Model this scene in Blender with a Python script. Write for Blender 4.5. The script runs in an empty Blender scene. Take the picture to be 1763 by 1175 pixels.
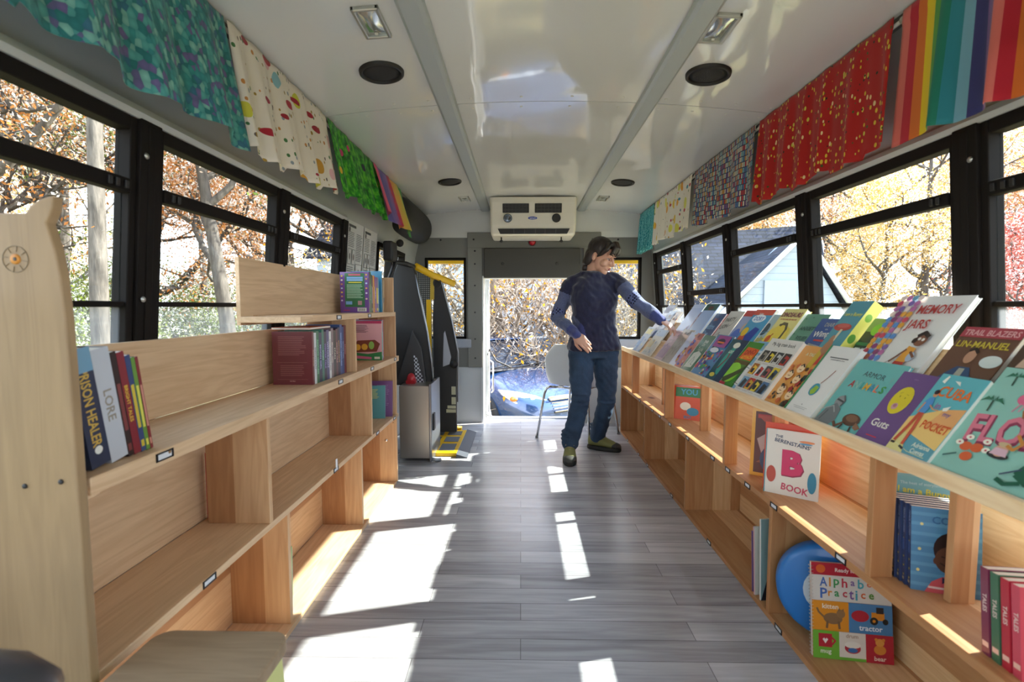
import bpy, bmesh, math, random
import numpy as np
from mathutils import Vector, Matrix

sc = bpy.context.scene
C = sc.collection
PI = math.pi

# ---------------------------------------------------------------- camera
cam_d = bpy.data.cameras.new('camera')
cam_d.sensor_width = 36.0
cam_d.lens = 850.0 / 1763.0 * 36.0
cam_d.clip_start = 0.05
cam_d.clip_end = 400
cam_d.dof.use_dof = True
cam_d.dof.focus_distance = 3.4
cam_d.dof.aperture_fstop = 4.0
cam = bpy.data.objects.new('camera', cam_d)
cam.location = (0, 0, 1.10)
cam.rotation_euler = (math.radians(90 - 3.94), 0, math.radians(1.04))
C.objects.link(cam)
sc.camera = cam

# ---------------------------------------------------------------- sky, sun, exposure
sc.view_settings.view_transform = 'Standard'
sc.view_settings.look = 'None'
sc.view_settings.exposure = 1.25
sc.view_settings.gamma = 1.0
sc.view_settings.use_curve_mapping = False
W = bpy.data.worlds.new('sky'); sc.world = W
W.use_nodes = True
nt = W.node_tree; nt.nodes.clear()
wo = nt.nodes.new('ShaderNodeOutputWorld'); wb = nt.nodes.new('ShaderNodeBackground')
wr = nt.nodes.new('ShaderNodeValToRGB'); wt = nt.nodes.new('ShaderNodeTexCoord'); ws = nt.nodes.new('ShaderNodeSeparateXYZ')
nt.links.new(wt.outputs['Generated'], ws.inputs[0]); nt.links.new(ws.outputs['Z'], wr.inputs[0])
nt.links.new(wr.outputs[0], wb.inputs[0]); nt.links.new(wb.outputs[0], wo.inputs[0])
wr.color_ramp.elements[0].position = 0.0; wr.color_ramp.elements[0].color = (0.93, 0.95, 1.0, 1)
wr.color_ramp.elements[1].position = 0.9; wr.color_ramp.elements[1].color = (0.50, 0.68, 1.0, 1)
wb.inputs[1].default_value = 3.2
sun_d = bpy.data.lights.new('sun', 'SUN'); sun_d.energy = 12.0; sun_d.angle = math.radians(0.53)
sun_d.color = (1.0, 0.95, 0.86)
sun = bpy.data.objects.new('sun', sun_d)
sun.rotation_euler = Vector((-1, -0.28, -0.715)).to_track_quat('-Z', 'Y').to_euler()
sun.location = (8, 3, 8)
C.objects.link(sun)
sc.cycles.max_bounces = 14
sc.cycles.diffuse_bounces = 7
sc.cycles.transparent_max_bounces = 24
sc.cycles.caustics_reflective = False
sc.cycles.sample_clamp_indirect = 8.0
sc.cycles.use_denoising = True

# ---------------------------------------------------------------- helpers
def lin(h):
    if isinstance(h, str):
        h = h.lstrip('#')
        if len(h) == 3: h = ''.join(c * 2 for c in h)
        v = [int(h[i:i + 2], 16) / 255 for i in (0, 2, 4)]
    else: v = list(h)
    return tuple((c / 12.92 if c <= 0.04045 else ((c + 0.055) / 1.055) ** 2.4) for c in v) + (1,)

_m = {}
def mat(col, rough=0.5, metal=0.0, coat=0.0, name=None, spec=0.5):
    k = (col, rough, metal, coat, spec)
    if k in _m: return _m[k]
    m = bpy.data.materials.new(name or 'paint'); m.use_nodes = True
    b = m.node_tree.nodes['Principled BSDF']
    b.inputs['Base Color'].default_value = lin(col)
    b.inputs['Roughness'].default_value = rough
    b.inputs['Metallic'].default_value = metal
    b.inputs['Coat Weight'].default_value = coat
    b.inputs['Coat Roughness'].default_value = 0.08
    b.inputs['Specular IOR Level'].default_value = spec
    m.diffuse_color = lin(col)
    _m[k] = m
    return m

class NT:
    """tiny node helper on a fresh principled material"""
    def __init__(s, name, rough=0.5, metal=0.0):
        s.m = bpy.data.materials.new(name); s.m.use_nodes = True
        s.t = s.m.node_tree; s.b = s.t.nodes['Principled BSDF']; s.out = s.t.nodes['Material Output']
        s.b.inputs['Roughness'].default_value = rough; s.b.inputs['Metallic'].default_value = metal
    def n(s, typ, **kw):
        nd = s.t.nodes.new(typ)
        for k, v in kw.items():
            if k.startswith('i_'):
                key = k[2:].replace('_', ' ')
                nd.inputs[int(key) if key.isdigit() else key].default_value = v
            else: setattr(nd, k, v)
        return nd
    def l(s, a, b): s.t.links.new(a, b)
    def coord(s, kind='Object', scale=(1, 1, 1), rot=(0, 0, 0), loc=(0, 0, 0)):
        c = s.n('ShaderNodeTexCoord'); mp = s.n('ShaderNodeMapping')
        mp.inputs['Scale'].default_value = scale; mp.inputs['Rotation'].default_value = rot; mp.inputs['Location'].default_value = loc
        s.l(c.outputs[kind], mp.inputs[0]); return mp.outputs[0]
    def ramp(s, fac, stops, interp='LINEAR'):
        r = s.n('ShaderNodeValToRGB'); cr = r.color_ramp; cr.interpolation = interp
        while len(cr.elements) < len(stops): cr.elements.new(0.5)
        for e, (p, c) in zip(cr.elements, stops): e.position = p; e.color = lin(c)
        s.l(fac, r.inputs[0]); return r.outputs[0]
    def mix(s, fac, a, b, mode='MIX'):
        x = s.n('ShaderNodeMix', data_type='RGBA', blend_type=mode)
        for sock, v in ((x.inputs[0], fac), (x.inputs[6], a), (x.inputs[7], b)):
            if isinstance(v, (int, float)): sock.default_value = v
            elif isinstance(v, (tuple, str)): sock.default_value = lin(v) if isinstance(v, str) else v
            else: s.l(v, sock)
        return x.outputs[2]
    def math(s, op, a, b=0.0, c=None):
        x = s.n('ShaderNodeMath', operation=op)
        for i, v in enumerate((a, b, c)):
            if v is None: continue
            if isinstance(v, (int, float)): x.inputs[i].default_value = v
            else: s.l(v, x.inputs[i])
        return x.outputs[0]
    def col(s, c): s.l(c, s.b.inputs['Base Color']); return s.m
    def bump(s, h, strength=0.2, dist=0.01):
        bp = s.n('ShaderNodeBump'); bp.inputs['Strength'].default_value = strength; bp.inputs['Distance'].default_value = dist
        s.l(h, bp.inputs['Height']); s.l(bp.outputs[0], s.b.inputs['Normal'])

class MB:
    def __init__(s): s.v = []; s.f = []; s.m = []; s.mats = []; s.sm = []
    def mi(s, m):
        if m is None: return 0
        if m not in s.mats: s.mats.append(m)
        return s.mats.index(m)
    def add(s, vs, fs, m=None, smooth=False):
        o = len(s.v); s.v += [tuple(v) for v in vs]; i = s.mi(m)
        for f in fs: s.f.append(tuple(o + k for k in f)); s.m.append(i); s.sm.append(smooth)
        return s
    def box(s, x0, x1, y0, y1, z0, z1, m=None, M=None):
        x0, x1 = sorted((x0, x1)); y0, y1 = sorted((y0, y1)); z0, z1 = sorted((z0, z1))
        vs = [Vector((x, y, z)) for z in (z0, z1) for y in (y0, y1) for x in (x0, x1)]
        if M: vs = [M @ v for v in vs]
        return s.add(vs, [(0, 2, 3, 1), (4, 5, 7, 6), (0, 1, 5, 4), (2, 6, 7, 3), (0, 4, 6, 2), (1, 3, 7, 5)], m)
    def hexa(s, vs, m=None):
        return s.add(vs, [(0, 2, 3, 1), (4, 5, 7, 6), (0, 1, 5, 4), (2, 6, 7, 3), (0, 4, 6, 2), (1, 3, 7, 5)], m)
    def tube(s, pts, r, n=10, m=None, cap=True):
        pts = [Vector(p) for p in pts]; k = len(pts)
        rs = [r] * k if isinstance(r, (int, float)) else list(r)
        prev = None; vs = []
        for i, p in enumerate(pts):
            d = (pts[min(i + 1, k - 1)] - pts[max(i - 1, 0)])
            d = d.normalized() if d.length > 1e-9 else Vector((0, 0, 1))
            if prev is None:
                a = d.orthogonal().normalized()
            else:
                a = (prev - d * prev.dot(d))
                a = a.normalized() if a.length > 1e-6 else d.orthogonal().normalized()
            prev = a; b = d.cross(a)
            rr = rs[i] if isinstance(rs[i], tuple) else (rs[i], rs[i])
            for j in range(n):
                t = 2 * PI * j / n
                vs.append(p + a * math.cos(t) * rr[0] + b * math.sin(t) * rr[1])
        fs = [(i * n + j, i * n + (j + 1) % n, (i + 1) * n + (j + 1) % n, (i + 1) * n + j) for i in range(k - 1) for j in range(n)]
        if cap: fs += [tuple(reversed(range(n))), tuple(range((k - 1) * n, k * n))]
        return s.add(vs, fs, m, True)
    def rings(s, rings, m=None, cap=True, smooth=True, closed=True):
        n = len(rings[0]); k = len(rings); vs = [v for r in rings for v in r]
        e = n if closed else n - 1
        fs = [(i * n + j, i * n + (j + 1) % n, (i + 1) * n + (j + 1) % n, (i + 1) * n + j) for i in range(k - 1) for j in range(e)]
        if cap: fs += [tuple(reversed(range(n))), tuple(range((k - 1) * n, k * n))]
        return s.add(vs, fs, m, smooth)
    def ell(s, c, r, m=None, nu=16, nv=10, R=None):
        c = Vector(c); vs = []; 
        for i in range(1, nv):
            ph = PI * i / nv
            for j in range(nu):
                th = 2 * PI * j / nu
                p = Vector((r[0] * math.sin(ph) * math.cos(th), r[1] * math.sin(ph) * math.sin(th), -r[2] * math.cos(ph)))
                vs.append(c + (R @ p if R else p))
        b = len(vs); p0 = Vector((0, 0, -r[2])); p1 = Vector((0, 0, r[2]))
        vs += [c + (R @ p0 if R else p0), c + (R @ p1 if R else p1)]
        fs = [(i * nu + j, i * nu + (j + 1) % nu, (i + 1) * nu + (j + 1) % nu, (i + 1) * nu + j) for i in range(nv - 2) for j in range(nu)]
        fs += [(b, (j + 1) % nu, j) for j in range(nu)] + [(b + 1, (nv - 2) * nu + j, (nv - 2) * nu + (j + 1) % nu) for j in range(nu)]
        return s.add(vs, fs, m, True)
    def prism(s, poly, d, m=None, smooth=False):
        """poly: list of 3-D points, d: extrusion vector"""
        poly = [Vector(p) for p in poly]; d = Vector(d); n = len(poly)
        vs = poly + [p + d for p in poly]
        fs = [tuple(reversed(range(n))), tuple(range(n, 2 * n))] + [(i, (i + 1) % n, n + (i + 1) % n, n + i) for i in range(n)]
        return s.add(vs, fs, m, smooth)
    def build(s, name, mats=None, parent=None, local=False, bevel=0.0, kind=None, smooth=None, seg=2, fix=True):
        me = bpy.data.meshes.new(name)
        off = Vector((0, 0, 0))
        if parent is not None and not local:
            q = parent
            while q is not None: off = off + q.location; q = q.parent
        vs = [(v[0] - off.x, v[1] - off.y, v[2] - off.z) for v in s.v]
        me.from_pydata(vs, [], s.f)
        if mats is None: mats = s.mats
        elif not isinstance(mats, (list, tuple)): mats = [mats]
        for m in mats: me.materials.append(m)
        if len(mats) > 1 and s.mats: me.polygons.foreach_set('material_index', s.m)
        if smooth is None: me.polygons.foreach_set('use_smooth', s.sm)
        else: me.polygons.foreach_set('use_smooth', [smooth] * len(s.f))
        if fix:
            bm = bmesh.new(); bm.from_mesh(me); bmesh.ops.recalc_face_normals(bm, faces=bm.faces); bm.to_mesh(me); bm.free()
        me.update()
        o = bpy.data.objects.new(name, me); C.objects.link(o)
        if parent is not None: o.parent = parent
        if bevel:
            b = o.modifiers.new('bevel', 'BEVEL'); b.width = bevel; b.segments = seg; b.limit_method = 'ANGLE'
        if kind: o['kind'] = kind
        return o

def thing(name, label, cat, loc=(0, 0, 0), group=None, rot=None):
    o = bpy.data.objects.new(name, None); C.objects.link(o)
    o.empty_display_size = 0.05
    o.location = loc
    if rot: o.rotation_euler = rot
    o['label'] = label; o['category'] = cat
    if group: o['group'] = group
    return o
def tag(o, label, cat, group=None, kind=None):
    o['label'] = label; o['category'] = cat
    if group: o['group'] = group
    if kind: o['kind'] = kind
    return o

def look_at_R(f, up=(0, 0, 1)):
    """columns: right, forward, up"""
    f = Vector(f).normalized(); r = f.cross(Vector(up)).normalized(); u = r.cross(f)
    return Matrix((r, f, u)).transposed()

# ---------------------------------------------------------------- materials
def wood(axis, c0, c1, band=0.0, band_axis=0, rough=0.5, knots=True, seed=0.0):
    k = NT('pine_wood', rough)
    sc_ = [14, 14, 14]; sc_[axis] = 1.1
    v = k.coord('Object', scale=tuple(sc_), loc=(seed, seed * 1.7, seed * .3))
    nz = k.n('ShaderNodeTexNoise', i_Scale=1.0, i_Detail=3.0, i_Distortion=1.2); k.l(v, nz.inputs['Vector'])
    w = k.n('ShaderNodeTexNoise', i_Scale=6.0, i_Detail=2.0, i_Distortion=.4); k.l(v, w.inputs['Vector'])
    # growth rings: a sine of the smooth noise
    s_ = k.math('SINE', k.math('MULTIPLY', nz.outputs['Fac'], 34.0))
    f = k.math('MULTIPLY_ADD', s_, 0.11, k.math('MULTIPLY_ADD', w.outputs['Fac'], 0.5, 0.25))
    c = k.ramp(f, [(0.22, c0), (0.85, c1)])
    if band:
        sp = k.n('ShaderNodeSeparateXYZ'); k.l(k.coord('Object'), sp.inputs[0])
        q = k.math('FLOOR', k.math('DIVIDE', sp.outputs[band_axis], band))
        wn = k.n('ShaderNodeTexWhiteNoise', noise_dimensions='1D'); k.l(q, wn.inputs['W'])
        c = k.mix(1.0, c, k.ramp(wn.outputs['Value'], [(0.0, '#b98f6d'), (0.45, '#f4e8da'), (1.0, '#ffffff')]), 'MULTIPLY')
    if knots:
        ks = [2.7, 2.7, 2.7]; ks[axis] = 1.5
        vo = k.n('ShaderNodeTexVoronoi', i_Scale=1.0); k.l(k.coord('Object', scale=tuple(ks), loc=(seed + .3, .6, .2)), vo.inputs['Vector'])
        kn = k.math('LESS_THAN', vo.outputs['Distance'], 0.032)
        kc = k.ramp(vo.outputs['Distance'], [(0.014, '#4a2c17'), (0.05, '#b07a4c'), (0.085, '#ffffff')])
        c = k.mix(1.0, c, kc, 'MULTIPLY')
    k.bump(f, 0.12, 0.002)
    return k.col(c)
PB = ('#d9b284', '#f3d9b0')
LB = ('#c29d78', '#dfbf9a')
WX = wood(0, *PB); WY = wood(1, *PB); WZ = wood(2, *PB, band=.095, band_axis=0)
WYB = wood(1, *PB, band=.11, band_axis=2, seed=2.0)
LX = wood(0, *LB, seed=3); LY = wood(1, *LB, seed=4); LZ = wood(2, *LB, seed=5, band=.14, band_axis=0)
PLY = wood(2, '#8f7453', '#a48762', seed=6, knots=False)

def floor_mat():
    k = NT('grey_vinyl_planks', 0.27)
    br = k.n('ShaderNodeTexBrick', offset=0.37, i_Scale=1.0, i_Mortar_Size=0.0012, i_Mortar_Smooth=0.1, i_Bias=0.0, i_Brick_Width=0.92, i_Row_Height=0.098)
    br.inputs['Color1'].default_value = (0, 0, 0, 1); br.inputs['Color2'].default_value = (1, 1, 1, 1); br.inputs['Mortar'].default_value = (.3, .3, .3, 1)
    k.l(k.coord('Object'), br.inputs['Vector'])
    n1 = k.n('ShaderNodeTexNoise', i_Scale=1.0, i_Detail=5.0, i_Distortion=.8); k.l(k.coord('Object', scale=(2.2, 26, 1)), n1.inputs['Vector'])
    n2 = k.n('ShaderNodeTexNoise', i_Scale=1.0, i_Detail=3.0); k.l(k.coord('Object', scale=(5, 90, 1)), n2.inputs['Vector'])
    f = k.math('MULTIPLY_ADD', br.outputs['Color'], 0.36, k.math('MULTIPLY_ADD', n1.outputs['Fac'], 0.72, k.math('MULTIPLY', n2.outputs['Fac'], 0.22)))
    c = k.ramp(f, [(0.3, '#858387'), (0.62, '#afaeb2'), (0.95, '#d0cfd2')])
    c = k.mix(k.math('MULTIPLY', br.outputs['Fac'], 0.75), c, '#4d4a4a')
    k.bump(f, .06, .002)
    return k.col(c)
def ceiling_mat():
    k = NT('glossy_white_laminate', 0.06)
    k.b.inputs['Base Color'].default_value = lin('#d9dadb')
    n1 = k.n('ShaderNodeTexNoise', i_Scale=1.0, i_Detail=1.0, i_Distortion=.5); k.l(k.coord('Object', scale=(2.2, 1.7, 1)), n1.inputs['Vector'])
    k.bump(n1.outputs['Fac'], .32, .03)
    return k.m
def glass_mat(tint='#eef3f2', dirt=0.0):
    m = bpy.data.materials.new('window_glass'); m.use_nodes = True; t = m.node_tree; t.nodes.clear()
    o = t.nodes.new('ShaderNodeOutputMaterial'); mx = t.nodes.new('ShaderNodeMixShader'); tr = t.nodes.new('ShaderNodeBsdfTransparent')
    gl = t.nodes.new('ShaderNodeBsdfGlossy'); lw = t.nodes.new('ShaderNodeLayerWeight'); lw.inputs[0].default_value = .5
    pw = t.nodes.new('ShaderNodeMath'); pw.operation = 'POWER'; pw.inputs[1].default_value = 5.0; t.links.new(lw.outputs['Facing'], pw.inputs[0])
    fr = t.nodes.new('ShaderNodeMath'); fr.operation = 'MULTIPLY_ADD'; fr.inputs[1].default_value = .45; fr.inputs[2].default_value = .015; t.links.new(pw.outputs[0], fr.inputs[0])
    tr.inputs[0].default_value = lin(tint); gl.inputs['Roughness'].default_value = 0.02
    t.links.new(fr.outputs[0], mx.inputs[0]); t.links.new(tr.outputs[0], mx.inputs[1]); t.links.new(gl.outputs[0], mx.inputs[2])
    last = mx
    if dirt:
        df = t.nodes.new('ShaderNodeBsdfTranslucent'); df.inputs[0].default_value = (.8, .83, .86, 1)
        m2 = t.nodes.new('ShaderNodeMixShader'); m2.inputs[0].default_value = dirt
        t.links.new(mx.outputs[0], m2.inputs[1]); t.links.new(df.outputs[0], m2.inputs[2]); last = m2
    t.links.new(last.outputs[0], o.inputs[0])
    return m
GLASS = glass_mat(); GLASSD = glass_mat('#e6ecec', 0.05)
BLK = mat('#1e1a18', .75, name='black_frame', spec=.12); BLK2 = mat('#1b191a', .5, name='black_plastic')
GREY = mat('#83837f', .55, name='grey_panel'); DGREY = mat('#5b5a56', .55, name='dark_grey_panel')
WHITE = mat('#d6d6d2', .35, name='white_panel'); LGREY = mat('#b3b6b6', .4, .0, name='light_grey')
def brushed(c, r=.32, sc_=(3, 3, 90)):
    k = NT('brushed_metal', r, 1.0)
    n1 = k.n('ShaderNodeTexNoise', i_Scale=1.0, i_Detail=2.0); k.l(k.coord('Object', scale=sc_), n1.inputs['Vector'])
    k.bump(n1.outputs['Fac'], .08, .001); k.b.inputs['Base Color'].default_value = lin(c); return k.m
STEEL = brushed('#b9b5ae', .36); ALU = mat('#a6abb0', .35, .6, name='aluminium'); CHROME = mat('#d8d8d8', .12, 1.0, name='chrome')
SCREW = mat('#b8b8b4', .3, .8, name='screw')
YEL = mat('#e8b70e', .4, name='safety_yellow')

# ---------------------------------------------------------------- bus shell
CX = 0.11
def hw(z):
    pts = [(-.1, 1.165), (.72, 1.165), (1.56, 1.10), (1.95, 1.007), (2.3, .9)]
    for (a, b), (c, d) in zip(pts, pts[1:]):
        if z <= c: return b + (d - b) * (z - a) / (c - a)
    return .9
def wx(side, z, d=0.0): return CX + side * (hw(z) + d)
def wbox(mb, side, y0, y1, z0, z1, d0, d1, m=None):
    for zs in (.72, 1.56):
        if z0 < zs - .03 and z1 > zs + .03:
            wbox(mb, side, y0, y1, z0, zs, d0, d1, m); return wbox(mb, side, y0, y1, zs, z1, d0, d1, m)
    vs = [Vector((wx(side, z, d), y, z)) for z in (z0, z1) for y in (y0, y1) for d in (d0, d1)]
    return mb.hexa(vs, m)
YF, YB = -2.5, 4.65
def arch(x, side_z=1.95, rise=.062):
    t = (x - CX) / 1.007
    return side_z + rise * (1 - t * t)

b = MB(); b.box(CX - 1.2, CX + 1.2, YF, 4.86, -.06, 0)
b.build('floor', floor_mat(), kind='structure')
# side walls below, above and behind the windows
LPOST = [-.95, -.2, .55, 1.31, 2.055, 2.75]; RPOST = [-.96, -.18, .6, 1.38, 2.16, 2.94, 3.71, 4.47]
for side, nm, posts in ((-1, 'wall_left', LPOST), (1, 'wall_right', RPOST)):
    b = MB()
    y1 = posts[-1]
    wbox(b, side, YF, YB, -.05, .62, 0, .05, LGREY)
    if side < 0: wbox(b, side, posts[-1], YB, .62, .69, 0, .05, LGREY)
    wbox(b, side, YF, y1 + .02, 1.58, 1.95, 0, .05, LGREY)
    wbox(b, side, YF, posts[0], .62, 1.58, 0, .05, LGREY)
    if side == 1: wbox(b, side, y1 - .02, YB, .62, 1.95, 0, .05, GREY)
    else:
        for (a, c) in ((2.77, 3.42), (3.80, 3.93), (4.2, YB)): wbox(b, side, a, c, .69, 1.95, 0, .05, LGREY)
        for (a, c) in ((3.42, 3.80), (3.93, 4.2)):
            wbox(b, side, a, c, .69, .95, 0, .05, LGREY); wbox(b, side, a, c, 1.55, 1.95, 0, .05, LGREY)
    b.build(nm, kind='structure')
    t = MB(); rail = [Vector((wx(side, z, d), y, z)) for y in (YF, y1) for (z, d) in ((1.578, 0), (1.578, -.018), (1.59, -.026), (1.606, -.018), (1.61, 0))]
    t.rings([rail[:5], rail[5:]], smooth=False); t.build('trim_%d' % (1 if side < 0 else 2), mat('#c4c6c4', .35, .1), kind='structure')

def bus_window(idx, side, y0, y1, transom=1.405, low=True):
    root = bpy.data.objects.new('window_%d' % idx, None); C.objects.link(root); root['kind'] = 'structure'
    root.location = (wx(side, .7), (y0 + y1) / 2, .7)
    f = MB(); p = .036
    y0 += p; y1 -= p
    for (a, c, z0, z1) in ((y0, y0 + .022, .62, 1.58), (y1 - .022, y1, .62, 1.58)): wbox(f, side, a, c, z0, z1, -.012, .03)
    wbox(f, side, y0 + .022, y1 - .022, 1.545, 1.58, -.012, .03)
    wbox(f, side, y0 + .022, y1 - .022, .62, .65, -.012, .03)
    f.build('window_frame', BLK, root, bevel=.003)
    s = MB()
    a, c = y0 + .022, y1 - .022
    wbox(s, side, a, c, transom - .018, transom + .018, -.02, .012)
    s.build('sash_rail', BLK, root, bevel=.004)
    for yy in (a + .03, a + .052, c - .07, c - .048, c - .02):
        l = MB(); wbox(l, side, yy - .006, yy + .006, transom - .011, transom + .009, -.026, -.019); l.build('latch', BLK2, root, bevel=.002)
    if low:
        r = MB(); wbox(r, side, a, c, 1.10, 1.115, -.008, .02); r.build('lower_rail', BLK, root, bevel=.003)
    g = MB(); wbox(g, side, a, c, transom + .01, 1.55, .014, .018); g.build('pane', GLASS, root)
    g = MB(); wbox(g, side, a, c, 1.105, transom - .01, .004, .008); g.build('pane', GLASS, root)
    g = MB(); wbox(g, side, a, c, .645, 1.105, .004, .008); g.build('pane', GLASSD, root)
    return root
n_w = 0
for side, posts in ((-1, LPOST), (1, RPOST)):
    for i, (a, c) in enumerate(zip(posts, posts[1:])):
        n_w += 1
        bus_window(n_w, side, a, c, 1.2 if (side == 1 and abs(a - 2.94) < .01) else 1.405)
    for i, y in enumerate(posts):
        b = MB(); wbox(b, side, y - .037, y + .037, .62, 1.58, -.022, .022)
        wbox(b, side, y - .012, y + .012, .70, 1.57, -.026, -.02)
        o = b.build('pillar', BLK, bevel=.004, kind='structure')
        s = MB()
        for z in (1.49, 1.12):
            R = look_at_R((side, 0, 0))
            s.ell((wx(side, z, -.027), y - .02, z), (.008, .004, .008), R=R)
        s.build('rivet', SCREW, o)
# lift-door panes on the far left wall
for (a, c) in ((3.42, 3.80), (3.93, 4.2)):
    n_w += 1
    root = bpy.data.objects.new('window_%d' % n_w, None); C.objects.link(root); root['kind'] = 'structure'; root.location = (wx(-1, 1), a, 1)
    f = MB()
    for (p, q, z0, z1) in ((a, a + .03, .95, 1.55), (c - .03, c, .95, 1.55), (a, c, .95, .98), (a, c, 1.52, 1.55)): wbox(f, -1, p, q, z0, z1, -.012, .04)
    f.build('window_frame', BLK, root); g = MB(); wbox(g, -1, a + .02, c - .02, .97, 1.53, .01, .015); g.build('pane', GLASS, root)

# ceiling: arched laminate panels with a seam
CEIL = ceiling_mat()
def roof_panel(x0, x1, y0, y1, off=0.0, thick=.03, nx=10):
    b = MB(); R = []
    for (y, ) in ((y0,), (y1,)):
        top = [Vector((x0 + (x1 - x0) * i / nx, y, arch(x0 + (x1 - x0) * i / nx) + off + thick)) for i in range(nx + 1)]
        bot = [Vector((x0 + (x1 - x0) * i / nx, y, arch(x0 + (x1 - x0) * i / nx) + off)) for i in range(nx, -1, -1)]
        R.append(top + bot)
    b.rings(R, smooth=False); return b
SEAM = 2.262
xs = [(CX - 1.04, -.33, 'left'), (-.33, .55, 'middle'), (.55, CX + 1.04, 'right')]
for (a, c, nm) in xs:
    for j, (p, q) in enumerate(((YF, SEAM - .003), (SEAM + .003, YB + .02))):
        o = roof_panel(a, c, p, q, nx=12).build('ceiling', CEIL, kind='structure')
        s = MB()
        for yy in ((p + .05, q - .05) if j == 0 else (p + .05, q - .06)):
            for k in range(4):
                x = a + (c - a) * (k + .5) / 4; s.ell((x, yy, arch(x)), (.007, .007, .003), nu=8, nv=6)
        s.build('screw', WHITE, o)
roof_panel(CX - 1.06, CX + 1.06, YF, YB + .2, off=.045, thick=.02).build('roof', mat('#d9dce0', .4), kind='structure')
for i, x in enumerate((-.33, .555)):
    b = MB(); z = arch(x)
    poly = [(-.045, 0), (-.04, -.012), (-.028, -.02), (.028, -.02), (.04, -.012), (.045, 0)]
    b.rings([[Vector((x + p[0], y, z + p[1])) for p in poly] for y in (YF, YB - .0)], smooth=False)
    b.build('trim_%d' % (3 + i), mat('#b4bbbf', .45, .25), kind='structure')
# corner trim hiding the curtain rods
for i, side in enumerate((-1, 1)):
    b = MB(); x = wx(side, 1.945)
    b.box(x - side * .012, x + side * .01, YF, YB, 1.925, 1.955); b.build('trim_%d' % (5 + i), DGREY, kind='structure')

# back wall with the door and two windows
b = MB(); T = .07
def bw(x0, x1, z0, z1, m=DGREY, y0=YB, y1=None): b.box(x0, x1, y0, y1 or y0 + T, z0, z1, m)
FG = mat('#7b7a74', .5, name='grey_fibreglass'); WP = mat('#c9cccd', .35, name='white_lower_panel')
L0, L1, R0, R1 = CX - 1.17, -.36, .58, CX + 1.17
for (a, c, wa, wc) in ((L0, L1, -.90, -.515), (R0, R1, .735, 1.12)):
    bw(a, c, 0, .53, WP); bw(a, c, .53, .80, FG); bw(a, wa, .80, 1.56, FG); bw(wc, c, .80, 1.56, FG); bw(a, c, 1.56, 1.75, FG)
bw(L1, R0, 1.39, 1.75, FG)
b.build('wall_back', kind='structure')
b = MB()   # white bulkhead above, curving into the ceiling
prof = [(YB + .0, 1.745), (YB - .012, 1.80), (YB - .02, 1.95), (YB - .02, 2.03), (YB + .1, 2.03), (YB + .1, 1.745)]
b.rings([[Vector((x, p[0], p[1])) for p in prof] for x in (CX - 1.07, CX + 1.07)], smooth=False)
b.build('trim_7', WHITE, kind='structure')
b = MB()   # raised frame around the door: header and jamb posts
for (a, c) in ((-.50, -.36), (.58, .74)): b.box(a, c, YB - .025, YB, .53, 1.79)
b.box(-.50, .74, YB - .028, YB, 1.645, 1.79)
b.build('trim_8', FG, kind='structure', bevel=.006)
b = MB()
for x in (-.43, .65):
    for z in (.62, .8, 1.05, 1.3, 1.5, 1.62): b.ell((x, YB - .028, z), (.008, .004, .008), nu=8, nv=6)
for x in (-.44, -.2, .1, .4, .66, -.75, -1.0, .9, 1.1): b.ell((x, YB - .03 if -.5 < x < .74 else YB - .002, 1.725), (.009, .004, .009), nu=8, nv=6)
b.build('trim_9', BLK2, kind='structure')
for i, (wa, wc) in enumerate(((-.90, -.515), (.735, 1.12))):
    n_w += 1
    root = bpy.data.objects.new('window_%d' % n_w, None); C.objects.link(root); root['kind'] = 'structure'; root.location = (wa, YB, .8)
    f = MB()
    for (p, q, z0, z1) in ((wa, wa + .022, .8, 1.56), (wc - .022, wc, .8, 1.56), (wa, wc, .8, .822), (wa, wc, 1.538, 1.56)): f.box(p, q, YB - .012, YB + .05, z0, z1)
    f.build('window_frame', BLK, root, bevel=.004)
    g = MB(); g.box(wa + .02, wc - .02, YB + .03, YB + .035, .81, 1.55); g.build('pane', GLASS, root)
    s = MB(); s.box(wa - .03, wc + .05, YB - .03, YB, .715, .80, mat('#a6aab5', .35)); s.build('window_sill', None, root, bevel=.012, seg=3)
# outer yellow coachwork seen through the rear panes
b = MB(); b.box(-1.1, -.40, YB + T + .12, YB + T + .2, 1.525, 1.62); b.box(.62, 1.3, YB + T + .12, YB + T + .2, 1.525, 1.62); b.build('trim_10', YEL, kind='structure')
# door frame: bright jambs, sill, head, padded header
root = bpy.data.objects.new('door_1', None); C.objects.link(root); root['kind'] = 'structure'; root.location = (.1, 4.75, 0)
f = MB(); f.box(-.372, -.352, YB - .02, 4.86, 0, 1.39); f.box(.572, .592, YB - .02, 4.86, 0, 1.39); f.box(-.372, .592, YB + .02, 4.86, 1.37, 1.40)
f.build('door_frame', mat('#d9dcdc', .3, .2), root, bevel=.003)
f = MB(); f.box(-.352, .572, 4.80, 4.875, -.03, .012); f.build('door_sill', ALU, root, bevel=.003)
f = MB(); f.box(-.352, -.31, 4.86, 4.90, .01, 1.37, mat('#cfd3d4', .3, .2)); f.box(-.352, -.345, 4.9, 5.0, .01, 1.37, mat('#cfd3d4', .3, .2)); f.build('door_edge', None, root, bevel=.004)
f = MB(); f.tube([(-.318, 4.85, .06), (-.318, 4.85, 1.3)], .007); f.tube([(-.295, 4.85, .25), (-.275, 4.85, .27), (-.275, 4.85, .55), (-.295, 4.85, .57)], .008)
f.tube([(-.34, 4.84, .02), (-.31, 4.82, .01), (-.29, 4.82, .03)], .01); f.build('door_handle', CHROME, root)
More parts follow.
